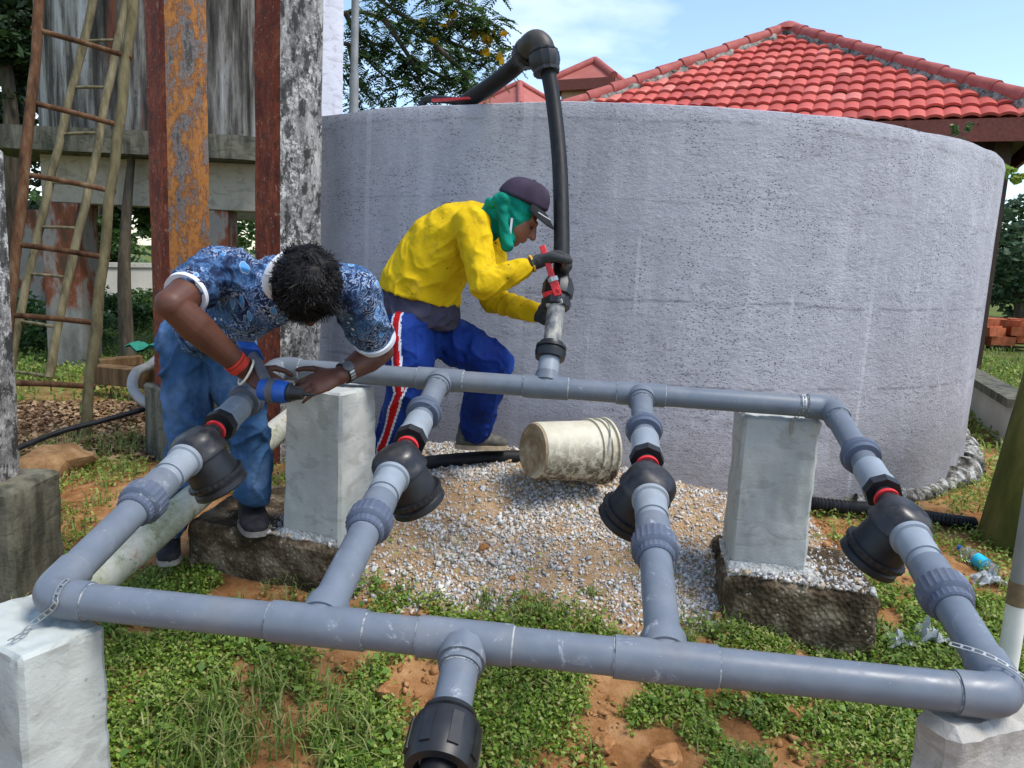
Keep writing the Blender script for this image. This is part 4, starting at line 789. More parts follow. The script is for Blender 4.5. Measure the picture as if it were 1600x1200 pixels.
for i, (x, y, r, lab) in enumerate([(606, 1086, .042, 'orange soil clod left of the outlet coupling'), (944, 1168, .034, 'orange soil clod lowest in the grass right of the coupling'), (1040, 1190, .045, 'orange soil clod at the bottom picture edge right of centre'), (1160, 1092, .030, 'orange clod below the front pipe right of middle'), (1240, 1118, .028, 'crumbly orange clod near the front right block'),
                                    (515, 852, .024, 'small brown stone by the left footing edge'), (602, 920, .020, 'red-brown stone on the lower gravel beside the first branch'), (756, 858, .020, 'rust-brown stone in the middle of the gravel'), (800, 905, .014, 'small rusty pebble on the gravel above the front tee'), (1120, 965, .020, 'brown clod on gravel right of the second inner branch'), (180, 900, .05, 'brown clod near the old pipe')]):
    rock(on_ground(x, y, 0, r * .3), (r * 1.15, r, r * .8), 'clod', lab, 'clod', 'clod', 'rocks and clods on the ground', 2.7 + i * 1.9)

# ---------------------------------------------------------------- gravel, weeds, grass, leaf litter (stuff)
def octa(P_, size, rng, flat=.65):
    n = len(P_); base = np.array([(1, 0, 0), (-1, 0, 0), (0, 1, 0), (0, -1, 0), (0, 0, 1), (0, 0, -1)], float); F_ = np.array([(0, 2, 4), (2, 1, 4), (1, 3, 4), (3, 0, 4), (2, 0, 5), (1, 2, 5), (3, 1, 5), (0, 3, 5)])
    v = (base[None] + rng.normal(0, .22, (n, 6, 3))) * rng.uniform(.5, 1.3, (n, 6, 1)) * size[:, None, None]; v[..., 2] *= .55
    q = rng.normal(size=(n, 4)); q /= np.linalg.norm(q, axis=1, keepdims=True); w, x, y, z = q.T
    R = np.stack([1 - 2 * (y * y + z * z), 2 * (x * y - z * w), 2 * (x * z + y * w), 2 * (x * y + z * w), 1 - 2 * (x * x + z * z), 2 * (y * z - x * w), 2 * (x * z - y * w), 2 * (y * z + x * w), 1 - 2 * (x * x + y * y)], -1).reshape(n, 3, 3)
    v = np.einsum('nij,nkj->nki', R, v) + P_[:, None]; f = (F_[None] + np.arange(n)[:, None, None] * 6).reshape(-1, 3); return v.reshape(-1, 3), f
rng = np.random.default_rng(3)
x = rng.uniform(-1.1, 1.75, 120000); y = rng.uniform(2.55, 4.2, 120000); clus = fbm(x, y, 3.3, 31)
keep = (rng.uniform(size=120000) < mound(x, y) * np.clip((clus - .38) * 4.5, .26, 1.0)) & (np.hypot(x - TC.x, y - TC.y) > TR)
x, y = x[keep], y[keep]; s_ = rng.lognormal(math.log(.0054), .52, len(x)).clip(.002, .024)
v, f = octa(np.stack([x, y, gz_np(x, y) + s_ * .25], -1), s_, rng)
mo = []
for cs, n_ in ((f1, 500), (f2, 900)):
    a = np.array(cs[0]); u_ = np.array(cs[1]) - a; w_ = np.array(cs[3]) - a; st_ = np.stack([rng.uniform(.02, .98, n_), rng.beta(.8, 1.6, n_) * .9 + .03], 1)
    if cs is f1: st_[:, 0] = .45 + .53 * st_[:, 0]
    pp = a + st_[:, :1] * u_ + st_[:, 1:] * w_; pp[:, 2] = (.388 if cs is f1 else .362) + .004; mo.append(pp)
mo = np.concatenate(mo); v2_, f2_ = octa(mo, rng.lognormal(math.log(.0065), .5, len(mo)).clip(.002, .018), rng); tag(put('mortar_crumbs', trimesh('mortar_crumbs', v2_, f2_, MT['stone'])), 'pale mortar crumbs and chips lying on the two footings', kind='stuff')
tag(put('gravel', trimesh('gravel', v, f, MT['stone'])), 'white and grey crushed gravel spread over the sandy mound', kind='stuff')
x = rng.uniform(-2, 2.6, 22000); y = rng.uniform(1.8, 5, 22000); keep = rng.uniform(size=22000) < .55 * (fbm(x, y, 2.3, 44) > .47) * (1 - mound(x, y)); x, y = x[keep], y[keep]; s_ = rng.lognormal(math.log(.0075), .7, len(x)).clip(.002, .034)
v, f = octa(np.stack([x, y, gz_np(x, y) + s_ * .2], -1), s_, rng); tag(put('scattered_crumbs', trimesh('scattered_crumbs', v, f, MT['clod'])), 'orange soil crumbs and pebbles scattered through the weeds', kind='stuff')

BLK = [(-1.35, 1.75, .33), (.98, 2.95, .2), (-.72, 3.0, .2), (1.45, 1.75, .3)]
def grass_density(x, y):
    g = fbm(x, y, 2.6, 51); h = fbm(x, y, 9, 61, 3); d = np.clip((g * .65 + h * .45 - .44) * 9, 0, 1)
    d = d * (1 - mound(x, y) * .985) * (1 - litter(x, y) * .95)
    # bare orange patches seen between the weeds
    for bx, by, br in ((-.22, 2.42, .17), (-.18, 2.18, .12), (.55, 2.1, .13), (.78, 2.25, .10), (-.55, 2.5, .10), (.95, 2.02, .2), (-1.5, 3.3, .3), (-1.8, 3.8, .4)):
        d = d * np.clip((np.hypot(x - bx, y - by) / br - .6) * 1.8 + (h - .5) * 1.5, 0, 1)
    d = d * np.clip((np.hypot(x - TC.x, y - TC.y) - TR - .02) * 30, 0, 1)
    return d
def leaves(n, xr, yr, size, hmax, rng, dens=None, tilt=.6):
    x = rng.uniform(*xr, n); y = rng.uniform(*yr, n); k = rng.uniform(size=n) < (dens or grass_density)(x, y); x, y = x[k], y[k]; m = len(x)
    s = size * rng.uniform(.55, 1.3, m); z = gz_np(x, y) + rng.uniform(.0, 1, m) ** 1.6 * hmax
    az = rng.uniform(0, 2 * np.pi, m); tl = rng.normal(0, tilt, m); d = np.stack([np.cos(az) * np.cos(tl), np.sin(az) * np.cos(tl), np.sin(tl)], -1); sd = np.stack([-np.sin(az), np.cos(az), rng.normal(0, .5, m)], -1); sd /= np.linalg.norm(sd, axis=1, keepdims=True)
    p = np.stack([x, y, z], -1); up = np.cross(d, sd)
    q = np.stack([p - d * s[:, None] * .5, p + sd * s[:, None] * .36 + up * s[:, None] * .12, p + d * s[:, None] * .5, p - sd * s[:, None] * .36 + up * s[:, None] * .12], 1); return q.reshape(-1, 3)
L_ = [leaves(230000, (-1.9, 2.3), (1.7, 3.1), .0165, .042, rng), leaves(70000, (-3.2, 3.6), (3.1, 5.2), .02, .05, rng), leaves(60000, (-9, 7), (5.2, 12), .045, .10, rng)]
def patchy(x, y): return grass_density(x, y) * np.clip((fbm(x, y, 5, 91, 3) - .52) * 9, 0, 1)
tag(put('broad_weeds', arrmesh('broad_weeds', leaves(9000, (-1.9, 2.3), (1.7, 3.3), .034, .055, rng, patchy, .45), 4, MT['broad_leaf'])), 'broader-leaved weeds in patches among the clover', kind='stuff')
tag(put('weeds', arrmesh('weeds', np.concatenate(L_), 4, MT['weed_leaf'])), 'low green weeds and clover covering the soil around the pipes', kind='stuff')
def blades(n, xr, yr, ln, rng, dens, wid=.0028):
    x = rng.uniform(*xr, n); y = rng.uniform(*yr, n); k = rng.uniform(size=n) < dens(x, y); x, y = x[k], y[k]; m = len(x); L = ln * rng.uniform(.4, 1.25, m); az = rng.uniform(0, 2 * np.pi, m); d = np.stack([np.cos(az), np.sin(az), 0 * az], -1); w = np.stack([-np.sin(az), np.cos(az), 0 * az], -1) * wid
    p = np.stack([x, y, gz_np(x, y) - .003], -1); b = rng.uniform(.25, 1.0, m)[:, None]; L = L[:, None]; z = np.array([0, 0, 1.])
    p1 = p + z * L * .5 + d * L * .15 * b; p2 = p + z * L * (.85 - .3 * b) + d * L * .55 * b; p3 = p + z * L * (1 - .65 * b) + d * L * .95 * b
    return np.concatenate([np.stack([p - w, p + w, p1 + w * .9, p1 - w * .9], 1), np.stack([p1 - w * .9, p1 + w * .9, p2 + w * .6, p2 - w * .6], 1), np.stack([p2 - w * .6, p2 + w * .6, p3 + w * .1, p3 - w * .1], 1)], 0).reshape(-1, 3)
def tuft(x, y): return np.clip((fbm(x, y, 1.9, 71) - .50) * 8, 0, 1) * grass_density(x, y) + .30 * grass_density(x, y)
def leftpatch(x, y): return np.clip(1 - np.hypot((x + .72) / .42, (y - 2.18) / .25), 0, 1) * 1.2 * (.4 + grass_density(x, y))
Bl = [blades(26000, (-1.9, 2.2), (1.7, 3.1), .075, rng, tuft), blades(5000, (-1.3, 0), (1.85, 2.6), .17, rng, leftpatch), blades(9000, (-3.2, 3.6), (3.1, 5.5), .10, rng, tuft, .004), blades(16000, (-9, 8), (5.5, 13), .16, rng, lambda x, y: grass_density(x, y) * .8, .008)]
def spot(cx, cy, r): return lambda x, y: np.clip(1 - np.hypot(x - cx, y - cy) / r, 0, 1)
for (px, py, r, n, ln) in ((760, 940, .06, 160, .06), (928, 930, .05, 90, .055), (1085, 975, .05, 80, .05), (690, 940, .05, 80, .05), (1250, 985, .12, 420, .08), (470, 905, .16, 420, .07), (1140, 762, .06, 120, .07), (140, 700, .5, 900, .14), (220, 705, .4, 600, .14), (1290, 800, .12, 220, .08)):
    g = on_ground(px, py, 0); Bl.append(blades(n, (g.x - r, g.x + r), (g.y - r, g.y + r), ln, rng, spot(g.x, g.y, r)))
tag(put('grass', arrmesh('grass', np.concatenate(Bl), 4, MT['grass_blade'])), 'thin grass blades and dry stalks standing among the weeds', kind='stuff')
def lit(x, y): return np.clip(litter(x, y) * 1.2, 0, 1)
q = leaves(26000, (-6.5, -1.6), (4.2, 7), .05, .025, rng, lit, .35); tag(put('leaf_litter', arrmesh('leaf_litter', q, 4, MT['dry_leaf'])), 'brown fallen leaves carpeting the ground below the ladders', kind='stuff')

# plastic rubbish
c = on_ground(1505, 872, 0, .035); e = on_ground(1545, 898, 0, .03); d_ = (e - c).normalized()
th = thing('plastic_bottle', c, 'crushed clear plastic bottle with blue label in the grass', 'bottle')
MB().lathe(c - d_ * .02, d_, [(0, .012), (.02, .014), (.03, .030), (.09, .033), (.10, .028), (.2, .032), (.21, .02)], 20).build('bottle_body', MT['clear_plastic'], th, 50); MB().lathe(c + d_ * .075, d_, [(0, .0335), (.055, .034)], 20).build('label_band', MT['label_blue'], th, 50); MB().lathe(c - d_ * .035, d_, [(0, .013), (.015, .013)], 14).build('bottle_cap', MT['tool_blue'], th, 40)
def crumple(px, py, sx, sy, h, label, seed):
    c = on_ground(px, py, 0, .01); n = 12; vs = []; 
    for j in range(n):
        for i in range(n): u, w = i / (n - 1) - .5, j / (n - 1) - .5; vs.append((c.x + u * sx + .02 * mnoise.noise(V((i * .6, j * .6, seed))), c.y + w * sy, c.z + h * (.5 + mnoise.noise(V((i * .55, j * .55, seed + 5)))) * (1 - 2 * abs(u)) ** .5))
    fs = [[j * n + i, j * n + i + 1, (j + 1) * n + i + 1, (j + 1) * n + i] for j in range(n - 1) for i in range(n - 1)]
    th = thing('plastic_bag', c, label, 'plastic bag', 'scraps of clear plastic in the weeds'); o = MB().add(vs, fs).build('film_sheet', MT['film'], th, 25); sm = o.modifiers.new('thick', 'SOLIDIFY'); sm.thickness = .001
crumple(1405, 1008, .10, .09, .04, 'white scrap of plastic film beside the right footing', 2); crumple(1452, 1002, .12, .12, .07, 'brownish clear plastic wrapper behind the front pipe', 6); crumple(1545, 915, .14, .10, .07, 'crumpled clear plastic bag next to the crushed bottle', 9)

# ---------------------------------------------------------------- trees
def crown(blobs, n, size, rng, elong=2.0):
    """leaf-sized quads in ragged clumps; blobs: (centre, radii)"""
    out = []; tot = sum(r[0] * r[1] * r[2] for _, r in blobs)
    for c, r in blobs:
        m = max(30, int(n * r[0] * r[1] * r[2] / tot)); k = max(4, m // 45); cl = rng.normal(size=(k, 3)); cl /= np.linalg.norm(cl, axis=1, keepdims=True); cl *= rng.uniform(.35, 1, (k, 1)) ** .5
        w = rng.integers(0, k, m); p = (cl[w] + rng.normal(0, .17, (m, 3))) * np.array(r) + np.array(c)
        a = rng.normal(size=(m, 3)); a[:, 2] *= .5; a /= np.linalg.norm(a, axis=1, keepdims=True); b = np.cross(a, rng.normal(size=(m, 3))); b /= np.linalg.norm(b, axis=1, keepdims=True); s = (size * rng.uniform(.6, 1.4, m))[:, None]
        out.append(np.stack([p - a * s, p + b * s / elong, p + a * s, p - b * s / elong], 1).reshape(-1, 3))
    return np.concatenate(out)
def tree(base, tp, r0, blobs, n, size, mat, label, name='tree', grp=None, limbs=True, elong=2.0):
    base = V(base); th = thing(name, base, label, 'tree', grp); mb = MB(); path = spline([base] + [V(p) for p in tp], 5); mb.tube(path, [r0 * (1 - .6 * i / len(path)) for i in range(len(path))], 12)
    if limbs:
        for c, r in blobs:
            s0 = path[int(len(path) * random.uniform(.55, .98))]; e_ = V(c); md = s0.lerp(e_, .5) + V((random.uniform(-.2, .2), random.uniform(-.2, .2), random.uniform(0, .35))); lp_ = spline([s0, md, e_], 4); mb.tube(lp_, [r0 * .32 * (1 - .8 * i / len(lp_)) + .008 for i in range(len(lp_))], 6)
    mb.build('trunk', MT['bark'], th, 60); me = arrmesh('crown', crown(blobs, n, size, rng, elong) - np.array(base), 4, MT[mat]); put('crown', me, WM[th.name], th); return th
def B_list(l): return [(pt(x, y, Y), (r, r * .9, r * .75)) for x, y, Y, r in l]
b = pt(-60, 560, 13); tree((b.x, b.y, .1), [pt(-30, 300, 13), pt(20, 160, 13), pt(40, 40, 13)], .28, B_list([(30, 40, 12.5, .9), (-10, 150, 12.5, .8), (60, 130, 13.5, .6), (10, 260, 13, .6), (90, -20, 13, 1.0), (20, 330, 13.5, .55), (-30, 20, 12, 1.0)]), 9000, .075, 'dark_leaf', 'dark dense tree at the far left behind the ladders')
b = pt(-10, 470, 12); tree((b.x, b.y, .1), [pt(8, 330, 12), pt(18, 200, 12), pt(4, 60, 12)], .17, B_list([(10, 60, 12, .5), (40, 230, 12.5, .35)]), 1500, .07, 'dark_leaf', 'leaning dark trunk with sparse leaves left of the ladders')
b = pt(200, 555, 8.6); tree((b.x, b.y, .08), [pt(194, 440, 8.6), pt(198, 330, 8.7), pt(206, 240, 8.8)], .085, B_list([(150, 345, 9.6, .22), (205, 335, 9.9, .3)]), 900, .05, 'mid_leaf', 'slim dark trunk standing under the elevated tank', 'tree')
for i, (x, Y, r, lab) in enumerate(((150, 17, 1.5, 'leafy green tree seen below the elevated tank beam'), (330, 21, 1.7, 'bright green tree seen between the two big columns'), (20, 19, 1.8, 'green tree beyond the ladder feet at far left'))):
    b = pt(x, 450, Y); tree((b.x, b.y, .1), [b + V((0, 0, 1.0)), b + V((.2, 0, 2.0))], .14, B_list([(x, 375, Y, r * .55), (x - 50, 350, Y, r * .5), (x + 45, 345, Y + .5, r * .5), (x + 20, 410, Y - .3, r * .38), (x - 35, 420, Y, r * .36)]), 4200, .085, 'mid_leaf', lab)
for i, (x, y, Y, r, lab) in enumerate(((30, 500, 12, .9, 'dark bush behind the ladders at far left'), (165, 480, 12.5, .7, 'bush in front of the distant pale wall'), (225, 500, 10, .45, 'small bush beside the orange column behind the green sheet'), (55, 545, 9.6, .6, 'leafy low shrub at the foot of the pale ladder'), (180, 515, 10.5, .5, 'leafy low shrub beside the painted tower leg'))):
    c = on_ground(x, y, 0, .1); th = thing('shrub', c, lab, 'shrub'); put('foliage', arrmesh('foliage', crown([(c + V((0, 0, r * .4)), (r * 1.2, r, r * .55)), (c + V((r * .8, .2, r * .3)), (r * .7, r, r * .4))], 2600, .045, rng) - np.array(c), 4, MT['mid_leaf']), WM[th.name], th); MB().tube([c - V((0, 0, .1)), c + V((0, 0, r * .6))], .03, 8).build('stem', MT['bark'], th)
# copperpod branch with yellow flowers: pinnate leaves along arching twigs
base = pt(440, 700, 13.5); base.z = .1; ft = thing('flowering_tree', base, 'feathery-leaved tree with yellow blossom reaching over the tank', 'tree')
mb = MB(); tr = spline([base, pt(430, 300, 13.3), pt(450, 60, 13.), pt(470, -60, 12.8)], 6); mb.tube(tr, [.26 - .15 * i / len(tr) for i in range(len(tr))], 12)
twigs = [[(455, 60), (540, 20), (600, 30), (680, 70), (730, 95), (770, 110)], [(470, -40), (560, -20), (640, 30), (700, 40), (770, 60)], [(455, 60), (545, 70), (590, 110), (620, 135)], [(600, 30), (640, 90), (660, 130), (680, 150)], [(680, 70), (720, 110), (735, 135)], [(560, -20), (650, -15), (720, 5), (760, 20)], [(640, 30), (690, 60), (760, 85), (790, 80)], [(545, 70), (560, 130), (590, 165)], [(540, 20), (560, 55), (600, 75), (650, 100)], [(700, 40), (745, 30), (780, 45)], [(455, 60), (520, 100), (565, 160)], [(640, 90), (690, 120), (720, 125)], [(470, -40), (570, -40), (700, -30), (790, -20)]]
lv = []; fl_pts = []
for ti, tw in enumerate(twigs):
    Y0 = 12.6 + random.uniform(-.8, .8) + (.0 if ti else 0); pp = spline([pt(x, y, Y0 + .1 * i) for i, (x, y) in enumerate(tw)], 8); mb.tube(pp, [.045 * (1 - .85 * i / len(pp)) for i in range(len(pp))], 6)
    for i, p in enumerate(pp):
        if i < (10 if ti in (0, 1, 2, 10) else 3): continue
        for _ in range(4):                                           # compound leaf: rachis with paired leaflets, drooping
            az = random.uniform(0, 6.28); d_ = V((math.cos(az), math.sin(az), random.uniform(-.7, .25))).normalized(); Lr = random.uniform(.22, .42); sd_ = d_.cross(V((0, 0, 1))).normalized()
            p_ = p + V((random.uniform(-.16, .16), random.uniform(-.16, .16), random.uniform(-.14, .14)))
            for k in range(9):
                c = p_ + d_ * (Lr * (k + 1) / 9) + V((0, 0, -.10 * ((k + 1) / 9) ** 2)); w = .075 * (1 - abs(k - 4) / 7)
                for s_ in (-1, 1):
                    tip = c + sd_ * (s_ * w) + d_ * .03 - V((0, 0, random.uniform(0, .03))); e1 = d_ * .017; lv += [c - e1, c + e1, tip + e1 * .7, tip - e1 * .7]
mb.build('trunk', MT['bark'], ft, 60); put('crown', arrmesh('crown', np.array([tuple(p - base) for p in lv]), 4, MT['feather_leaf']), WM[ft.name], ft)
fq = []
for (x, y, n_, sp) in ((760, 58, 34, 9), (740, 52, 22, 7), (708, 25, 12, 6), (700, 38, 14, 6), (678, 64, 10, 4), (757, 80, 12, 4), (783, 92, 12, 4), (660, 34, 10, 4), (786, 53, 10, 4)):
    for _ in range(n_):
        p = pt(x + random.gauss(0, sp * .6), y + random.gauss(0, sp * .6), 12.2 + random.uniform(-.1, .2)); a = V((random.gauss(0, 1), random.gauss(0, 1), random.gauss(0, 1))).normalized() * .055; b_ = a.cross(V((random.gauss(0, 1), 1, random.gauss(0, 1)))).normalized() * .05; fq += [p - a, p + b_, p + a, p - b_]
put('blossom', arrmesh('blossom', np.array([tuple(p - base) for p in fq]), 4, MT['flower']), WM[ft.name], ft)
b = pt(1600, 470, 24); tree((b.x, b.y, .3), [b + V((-.2, 0, 1)), b + V((0, 0, 2.5))], .2, B_list([(1590, 400, 24, 1.1), (1560, 440, 24.5, .9), (1600, 350, 25, 1.1), (1570, 360, 24.5, .8), (1620, 440, 24, 1.1), (1550, 480, 25, .7)]), 6000, .11, 'far_leaf', 'bushy green tree in the distance right of the tank')
for k, (xr, Y) in enumerate((((-2600, 700), 60), ((1300, 3600), 62))):
    bl = [(pt(x, 440, Y + random.uniform(-4, 8)), (4.5, 3, random.uniform(1.8, 3.6))) for x in range(xr[0], xr[1], 110)]
    tag(put('distant_trees', arrmesh('distant_trees', crown(bl, 14000, .32, rng), 4, MT['far_leaf'])), ('hazy far wood filling the gaps left of the columns', 'hazy far wood beyond the pavilion')[k], kind='stuff')
th = thing('vine', pt(1504, 200, 4.9), 'small weed sprouting on the tank rim near its right end', 'plant'); c = pt(1504, 205, 4.6); put('leaves', arrmesh('leaves', crown([(c, (.05, .04, .09))], 60, .022, rng) - np.array(th.location), 4, MT['mid_leaf']), WM[th.name], th)
th = thing('vine', pt(1590, 270, 6.2), 'bright green leaves hanging on the chain-link fence', 'plant'); c = pt(1592, 270, 6.1); put('leaves', arrmesh('leaves', crown([(c, (.12, .06, .06))], 90, .04, rng) - np.array(th.location), 4, MT['weed_leaf']), WM[th.name], th)
# ---------------------------------------------------------------- people
def capsule(mb, a, ra, b, rb, seg=16, flat=None):
    a = V(a); b = V(b); L = (b - a).length; t = (b - a).normalized(); prof = []
    n = 6
    for k in range(n + 1):
        an = math.pi / 2 * (1 - k / n); prof.append((-ra * math.sin(an), ra * math.cos(an)))
    for k in range(n + 1):
        an = math.pi / 2 * k / n; prof.append((L + rb * math.sin(an), rb * math.cos(an)))
    mb.lathe(a, t, [(d, max(r, .0006)) for d, r in prof], seg)
def ellip(mb, c, ax, rr, seg=20):
    """ellipsoid with axes ax (3 vectors) and radii rr"""
    o = len(mb.v); mb.lathe((0, 0, 0), (0, 0, 1), [(-math.cos(math.pi * k / 14), max(.002, math.sin(math.pi * k / 14))) for k in range(15)], seg)
    for i in range(o, len(mb.v)):
        p = mb.v[i]; mb.v[i] = V(c) + ax[0] * (p.x * rr[0]) + ax[1] * (p.y * rr[1]) + ax[2] * (p.z * rr[2])
def loft(mb, secs, seg=24):
    """closed loft through elliptical sections (centre, half-width vector, half-depth vector)"""
    vs = []; fs = []; n = len(secs)
    for (c, w, d) in secs:
        for k in range(seg):
            a = 2 * math.pi * k / seg; vs.append(V(c) + V(w) * math.cos(a) + V(d) * math.sin(a))
    for i in range(n - 1):
        for k in range(seg): fs.append([i * seg + k, i * seg + (k + 1) % seg, (i + 1) * seg + (k + 1) % seg, (i + 1) * seg + k])
    fs.append(list(range(seg - 1, -1, -1))); fs.append([(n - 1) * seg + k for k in range(seg)]); mb.add(vs, fs)
def flesh(name, mb, mats, parent, voxel=.008, smooth=6, disp=None, facemat=None, fac=.5):
    """melt overlapping shapes into one continuous skin"""
    me = mb.mesh('tmp', [], None, 0); ob = bpy.data.objects.new('tmp', me); COL.objects.link(ob)
    m = ob.modifiers.new('r', 'REMESH'); m.mode = 'VOXEL'; m.voxel_size = voxel; m.use_smooth_shade = True
    m = ob.modifiers.new('s', 'SMOOTH'); m.factor = fac; m.iterations = smooth
    dg = bpy.context.evaluated_depsgraph_get(); dg.update(); new = bpy.data.meshes.new_from_object(ob.evaluated_get(dg)); bpy.data.objects.remove(ob); bpy.data.meshes.remove(me)
    new.name = name; new.materials.clear()
    for mt in (mats if isinstance(mats, (list, tuple)) else [mats]): new.materials.append(mt)
    nv = len(new.vertices); co = np.empty(nv * 3, np.float32); new.vertices.foreach_get('co', co); co = co.reshape(-1, 3)
    if disp:
        no = np.empty(nv * 3, np.float32); new.vertices.foreach_get('normal', no); no = no.reshape(-1, 3)
        dd = np.array([disp(V(p)) for p in co], np.float32); co = co + no * dd[:, None]
    if facemat:
        idx = [facemat(V(co[list(p.vertices)].mean(0)) if False else V(sum((V(co[v]) for v in p.vertices), V()) / len(p.vertices))) for p in new.polygons]; new.polygons.foreach_set('material_index', idx)
    org = np.array(WM[parent.name].translation, np.float32); new.vertices.foreach_set('co', (co - org).ravel()); new.shade_smooth(); new.update()
    return put(name, new, WM[parent.name], parent)
def hand(mb, wrist, fwd, palm, thumbside, curl, sc=1.0, fat=0.0, spread=.12, thumb_in=.5, curls=None):
    """palm and five bent fingers; palm = direction the palm faces, thumbside = direction of the thumb edge"""
    d = V(fwd).normalized(); n = V(palm); n = (n - d * n.dot(d)).normalized(); a = d.cross(n); a = a if a.dot(V(thumbside)) > 0 else -a; w = V(wrist)
    loft(mb, [(w - d * .02 * sc, a * (.027 * sc + fat), n * (.020 * sc + fat)), (w + d * .015 * sc, a * (.031 * sc + fat), n * (.019 * sc + fat)), (w + d * .05 * sc, a * (.041 * sc + fat), n * (.017 * sc + fat)), (w + d * .088 * sc, a * (.042 * sc + fat), n * (.014 * sc + fat)), (w + d * .098 * sc, a * (.038 * sc + fat), n * (.010 * sc + fat))], 16)
    capsule(mb, w + d * .015 * sc + a * .018 * sc, .019 * sc + fat, w + d * .055 * sc + a * .034 * sc, .014 * sc + fat, 12)
    for i, (off, ln, r) in enumerate(((.031, .078, .0092), (.0105, .086, .0096), (-.0105, .080, .0090), (-.030, .062, .0080))):
        p = w + d * ((.092 - abs(i - 1) * .004) * sc) + a * off * sc; ang = 0; cu = curls[i] if curls else curl; dirn = (d + a * (spread * (1.2 - i) * .6)).normalized()
        for k, fr in enumerate((.46, .31, .23)):
            ang += cu * (.75, 1.0, .7)[k]; v_ = dirn * math.cos(ang) + n * math.sin(ang); q = p + v_ * (ln * fr * sc)
            capsule(mb, p, (r * (1 - .09 * k)) * sc + fat, q, (r * (1 - .09 * (k + 1))) * sc + fat, 12); p = q
    p = w + d * .035 * sc + a * .034 * sc; v_ = (d * .62 + a * .72 + n * .25).normalized()
    for k, (ln, r) in enumerate(((.040, .0125), (.032, .0108), (.026, .0095))):
        q = p + v_ * ln * sc; capsule(mb, p, r * sc + fat, q, r * .92 * sc + fat, 12); p = q; v_ = (v_ + d * .35 * thumb_in + n * .55 * thumb_in - a * .25 * thumb_in).normalized()
    return d, n, a
def head(mb, c, u, f, s=1.0):
    u = V(u).normalized(); f = V(f); f = (f - u * f.dot(u)).normalized(); r = f.cross(u)
    ellip(mb, c + u * .020 * s, (r, f, u), (.074 * s, .094 * s, .092 * s)); ellip(mb, c - u * .045 * s + f * .022 * s, (r, f, u), (.058 * s, .068 * s, .072 * s))       # skull, jaw
    ellip(mb, c - u * .098 * s + f * .062 * s, (r, f, u), (.026 * s, .020 * s, .018 * s))                                                                          # chin
    capsule(mb, c + u * .012 * s + f * .088 * s, .010 * s, c - u * .034 * s + f * .106 * s, .014 * s, 10)                                                            # nose
    for k in (-1, 1):
        ellip(mb, c + r * k * .013 * s - u * .036 * s + f * .096 * s, (r, f, u), (.010 * s, .012 * s, .008 * s), 10); ellip(mb, c + r * k * .074 * s - u * .008 * s - f * .01 * s, (f, r, u), (.018 * s, .009 * s, .030 * s), 12)
        ellip(mb, c + r * k * .030 * s + u * .022 * s + f * .084 * s, (r, f, u), (.022 * s, .012 * s, .008 * s), 10); ellip(mb, c + r * k * .042 * s - u * .022 * s + f * .066 * s, (r, f, u), (.022 * s, .022 * s, .02 * s), 10)
    ellip(mb, c - u * .060 * s + f * .088 * s, (r, f, u), (.024 * s, .010 * s, .008 * s), 10); ellip(mb, c - u * .074 * s + f * .085 * s, (r, f, u), (.020 * s, .011 * s, .008 * s), 10)
    return r, f, u
def wr(sc, amp, seed=0): return lambda p: amp * (mnoise.noise(V((p.x * sc, p.y * sc, p.z * sc * .8 + seed))) + .5 * (1 - 2 * abs(mnoise.noise(V((p.x * sc * 1.9 + 3, p.y * sc * 1.9, p.z * sc * 1.5 + seed))))))
def folds(ax, along, across, amp, seed=0):
    a = V(ax).normalized(); _, n_, b_ = frame(a)
    def f(p):
        q = V((p.dot(a) * along, p.dot(n_) * across + seed, p.dot(b_) * across)); w = V((mnoise.noise(q * .35), mnoise.noise(q * .35 + V((9, 0, 0))), 0)) * 1.6
        return amp * ((1 - 2 * abs(mnoise.noise(q + w))) ** 2 * 1.5 - .6 + .5 * mnoise.noise(q * .4))
    return f
def shoe(name, heel, toe, up, mat, sole, parent, w=.044, h=.075):
    heel = V(heel); toe = V(toe); t = (toe - heel).normalized(); s_ = t.cross(V(up)).normalized(); u = s_.cross(t); L = (toe - heel).length; mb = MB()
    loft(mb, [(heel + u * .035, s_ * .022, u * .028), (heel + t * .02 * 1 + u * .045, s_ * (w * .78), u * .045), (heel + t * L * .28 + u * .05, s_ * w * .82, u * .052), (heel + t * L * .5 + u * .042, s_ * w * .90, u * .042), (heel + t * L * .74 + u * .034, s_ * w * 1.0, u * .032), (heel + t * L * .93 + u * .026, s_ * w * .78, u * .024), (toe + u * .024, s_ * w * .4, u * .014)], 20)
    capsule(mb, heel + t * .045 + u * .05, .040, heel + t * .045 + u * (h + .025), .040, 14)
    sh = flesh(name, mb, MT[mat], parent, .006, 4, wr(40, .0015))
    m2 = MB(); n = 26; vs = []; fs = []
    for z in (-.004, .018):
        for k in range(n):
            a = 2 * math.pi * k / n; x = (1 - math.cos(a)) / 2 * L; ww = w * (1.04 if x > L * .5 else .86) * abs(math.sin(a)) ** .55 * (1 if math.sin(a) > 0 else -1); vs.append(heel + t * (x * 1.03 - .006) + s_ * ww + u * z)
    for k in range(n): fs.append([k, (k + 1) % n, n + (k + 1) % n, n + k])
    fs += [list(range(n - 1, -1, -1)), [n + k for k in range(n)]]; m2.add(vs, fs).build('sole', MT[sole], sh, 50)
    m3 = MB()
    for k in range(4):
        c = heel + t * (L * (.42 + .09 * k)) + u * (.094 - .014 * k); m3.tube([c - s_ * .026, c + u * .006, c + s_ * .026], .0035, 6)
    m3.build('laces', MT[sole], sh, 60)
def between(p, a, b):                               # (fraction along a-b, vector off the axis)
    ab = b - a; u = (p - a).dot(ab) / ab.length_squared; return u, p - a - ab * max(0, min(1, u))

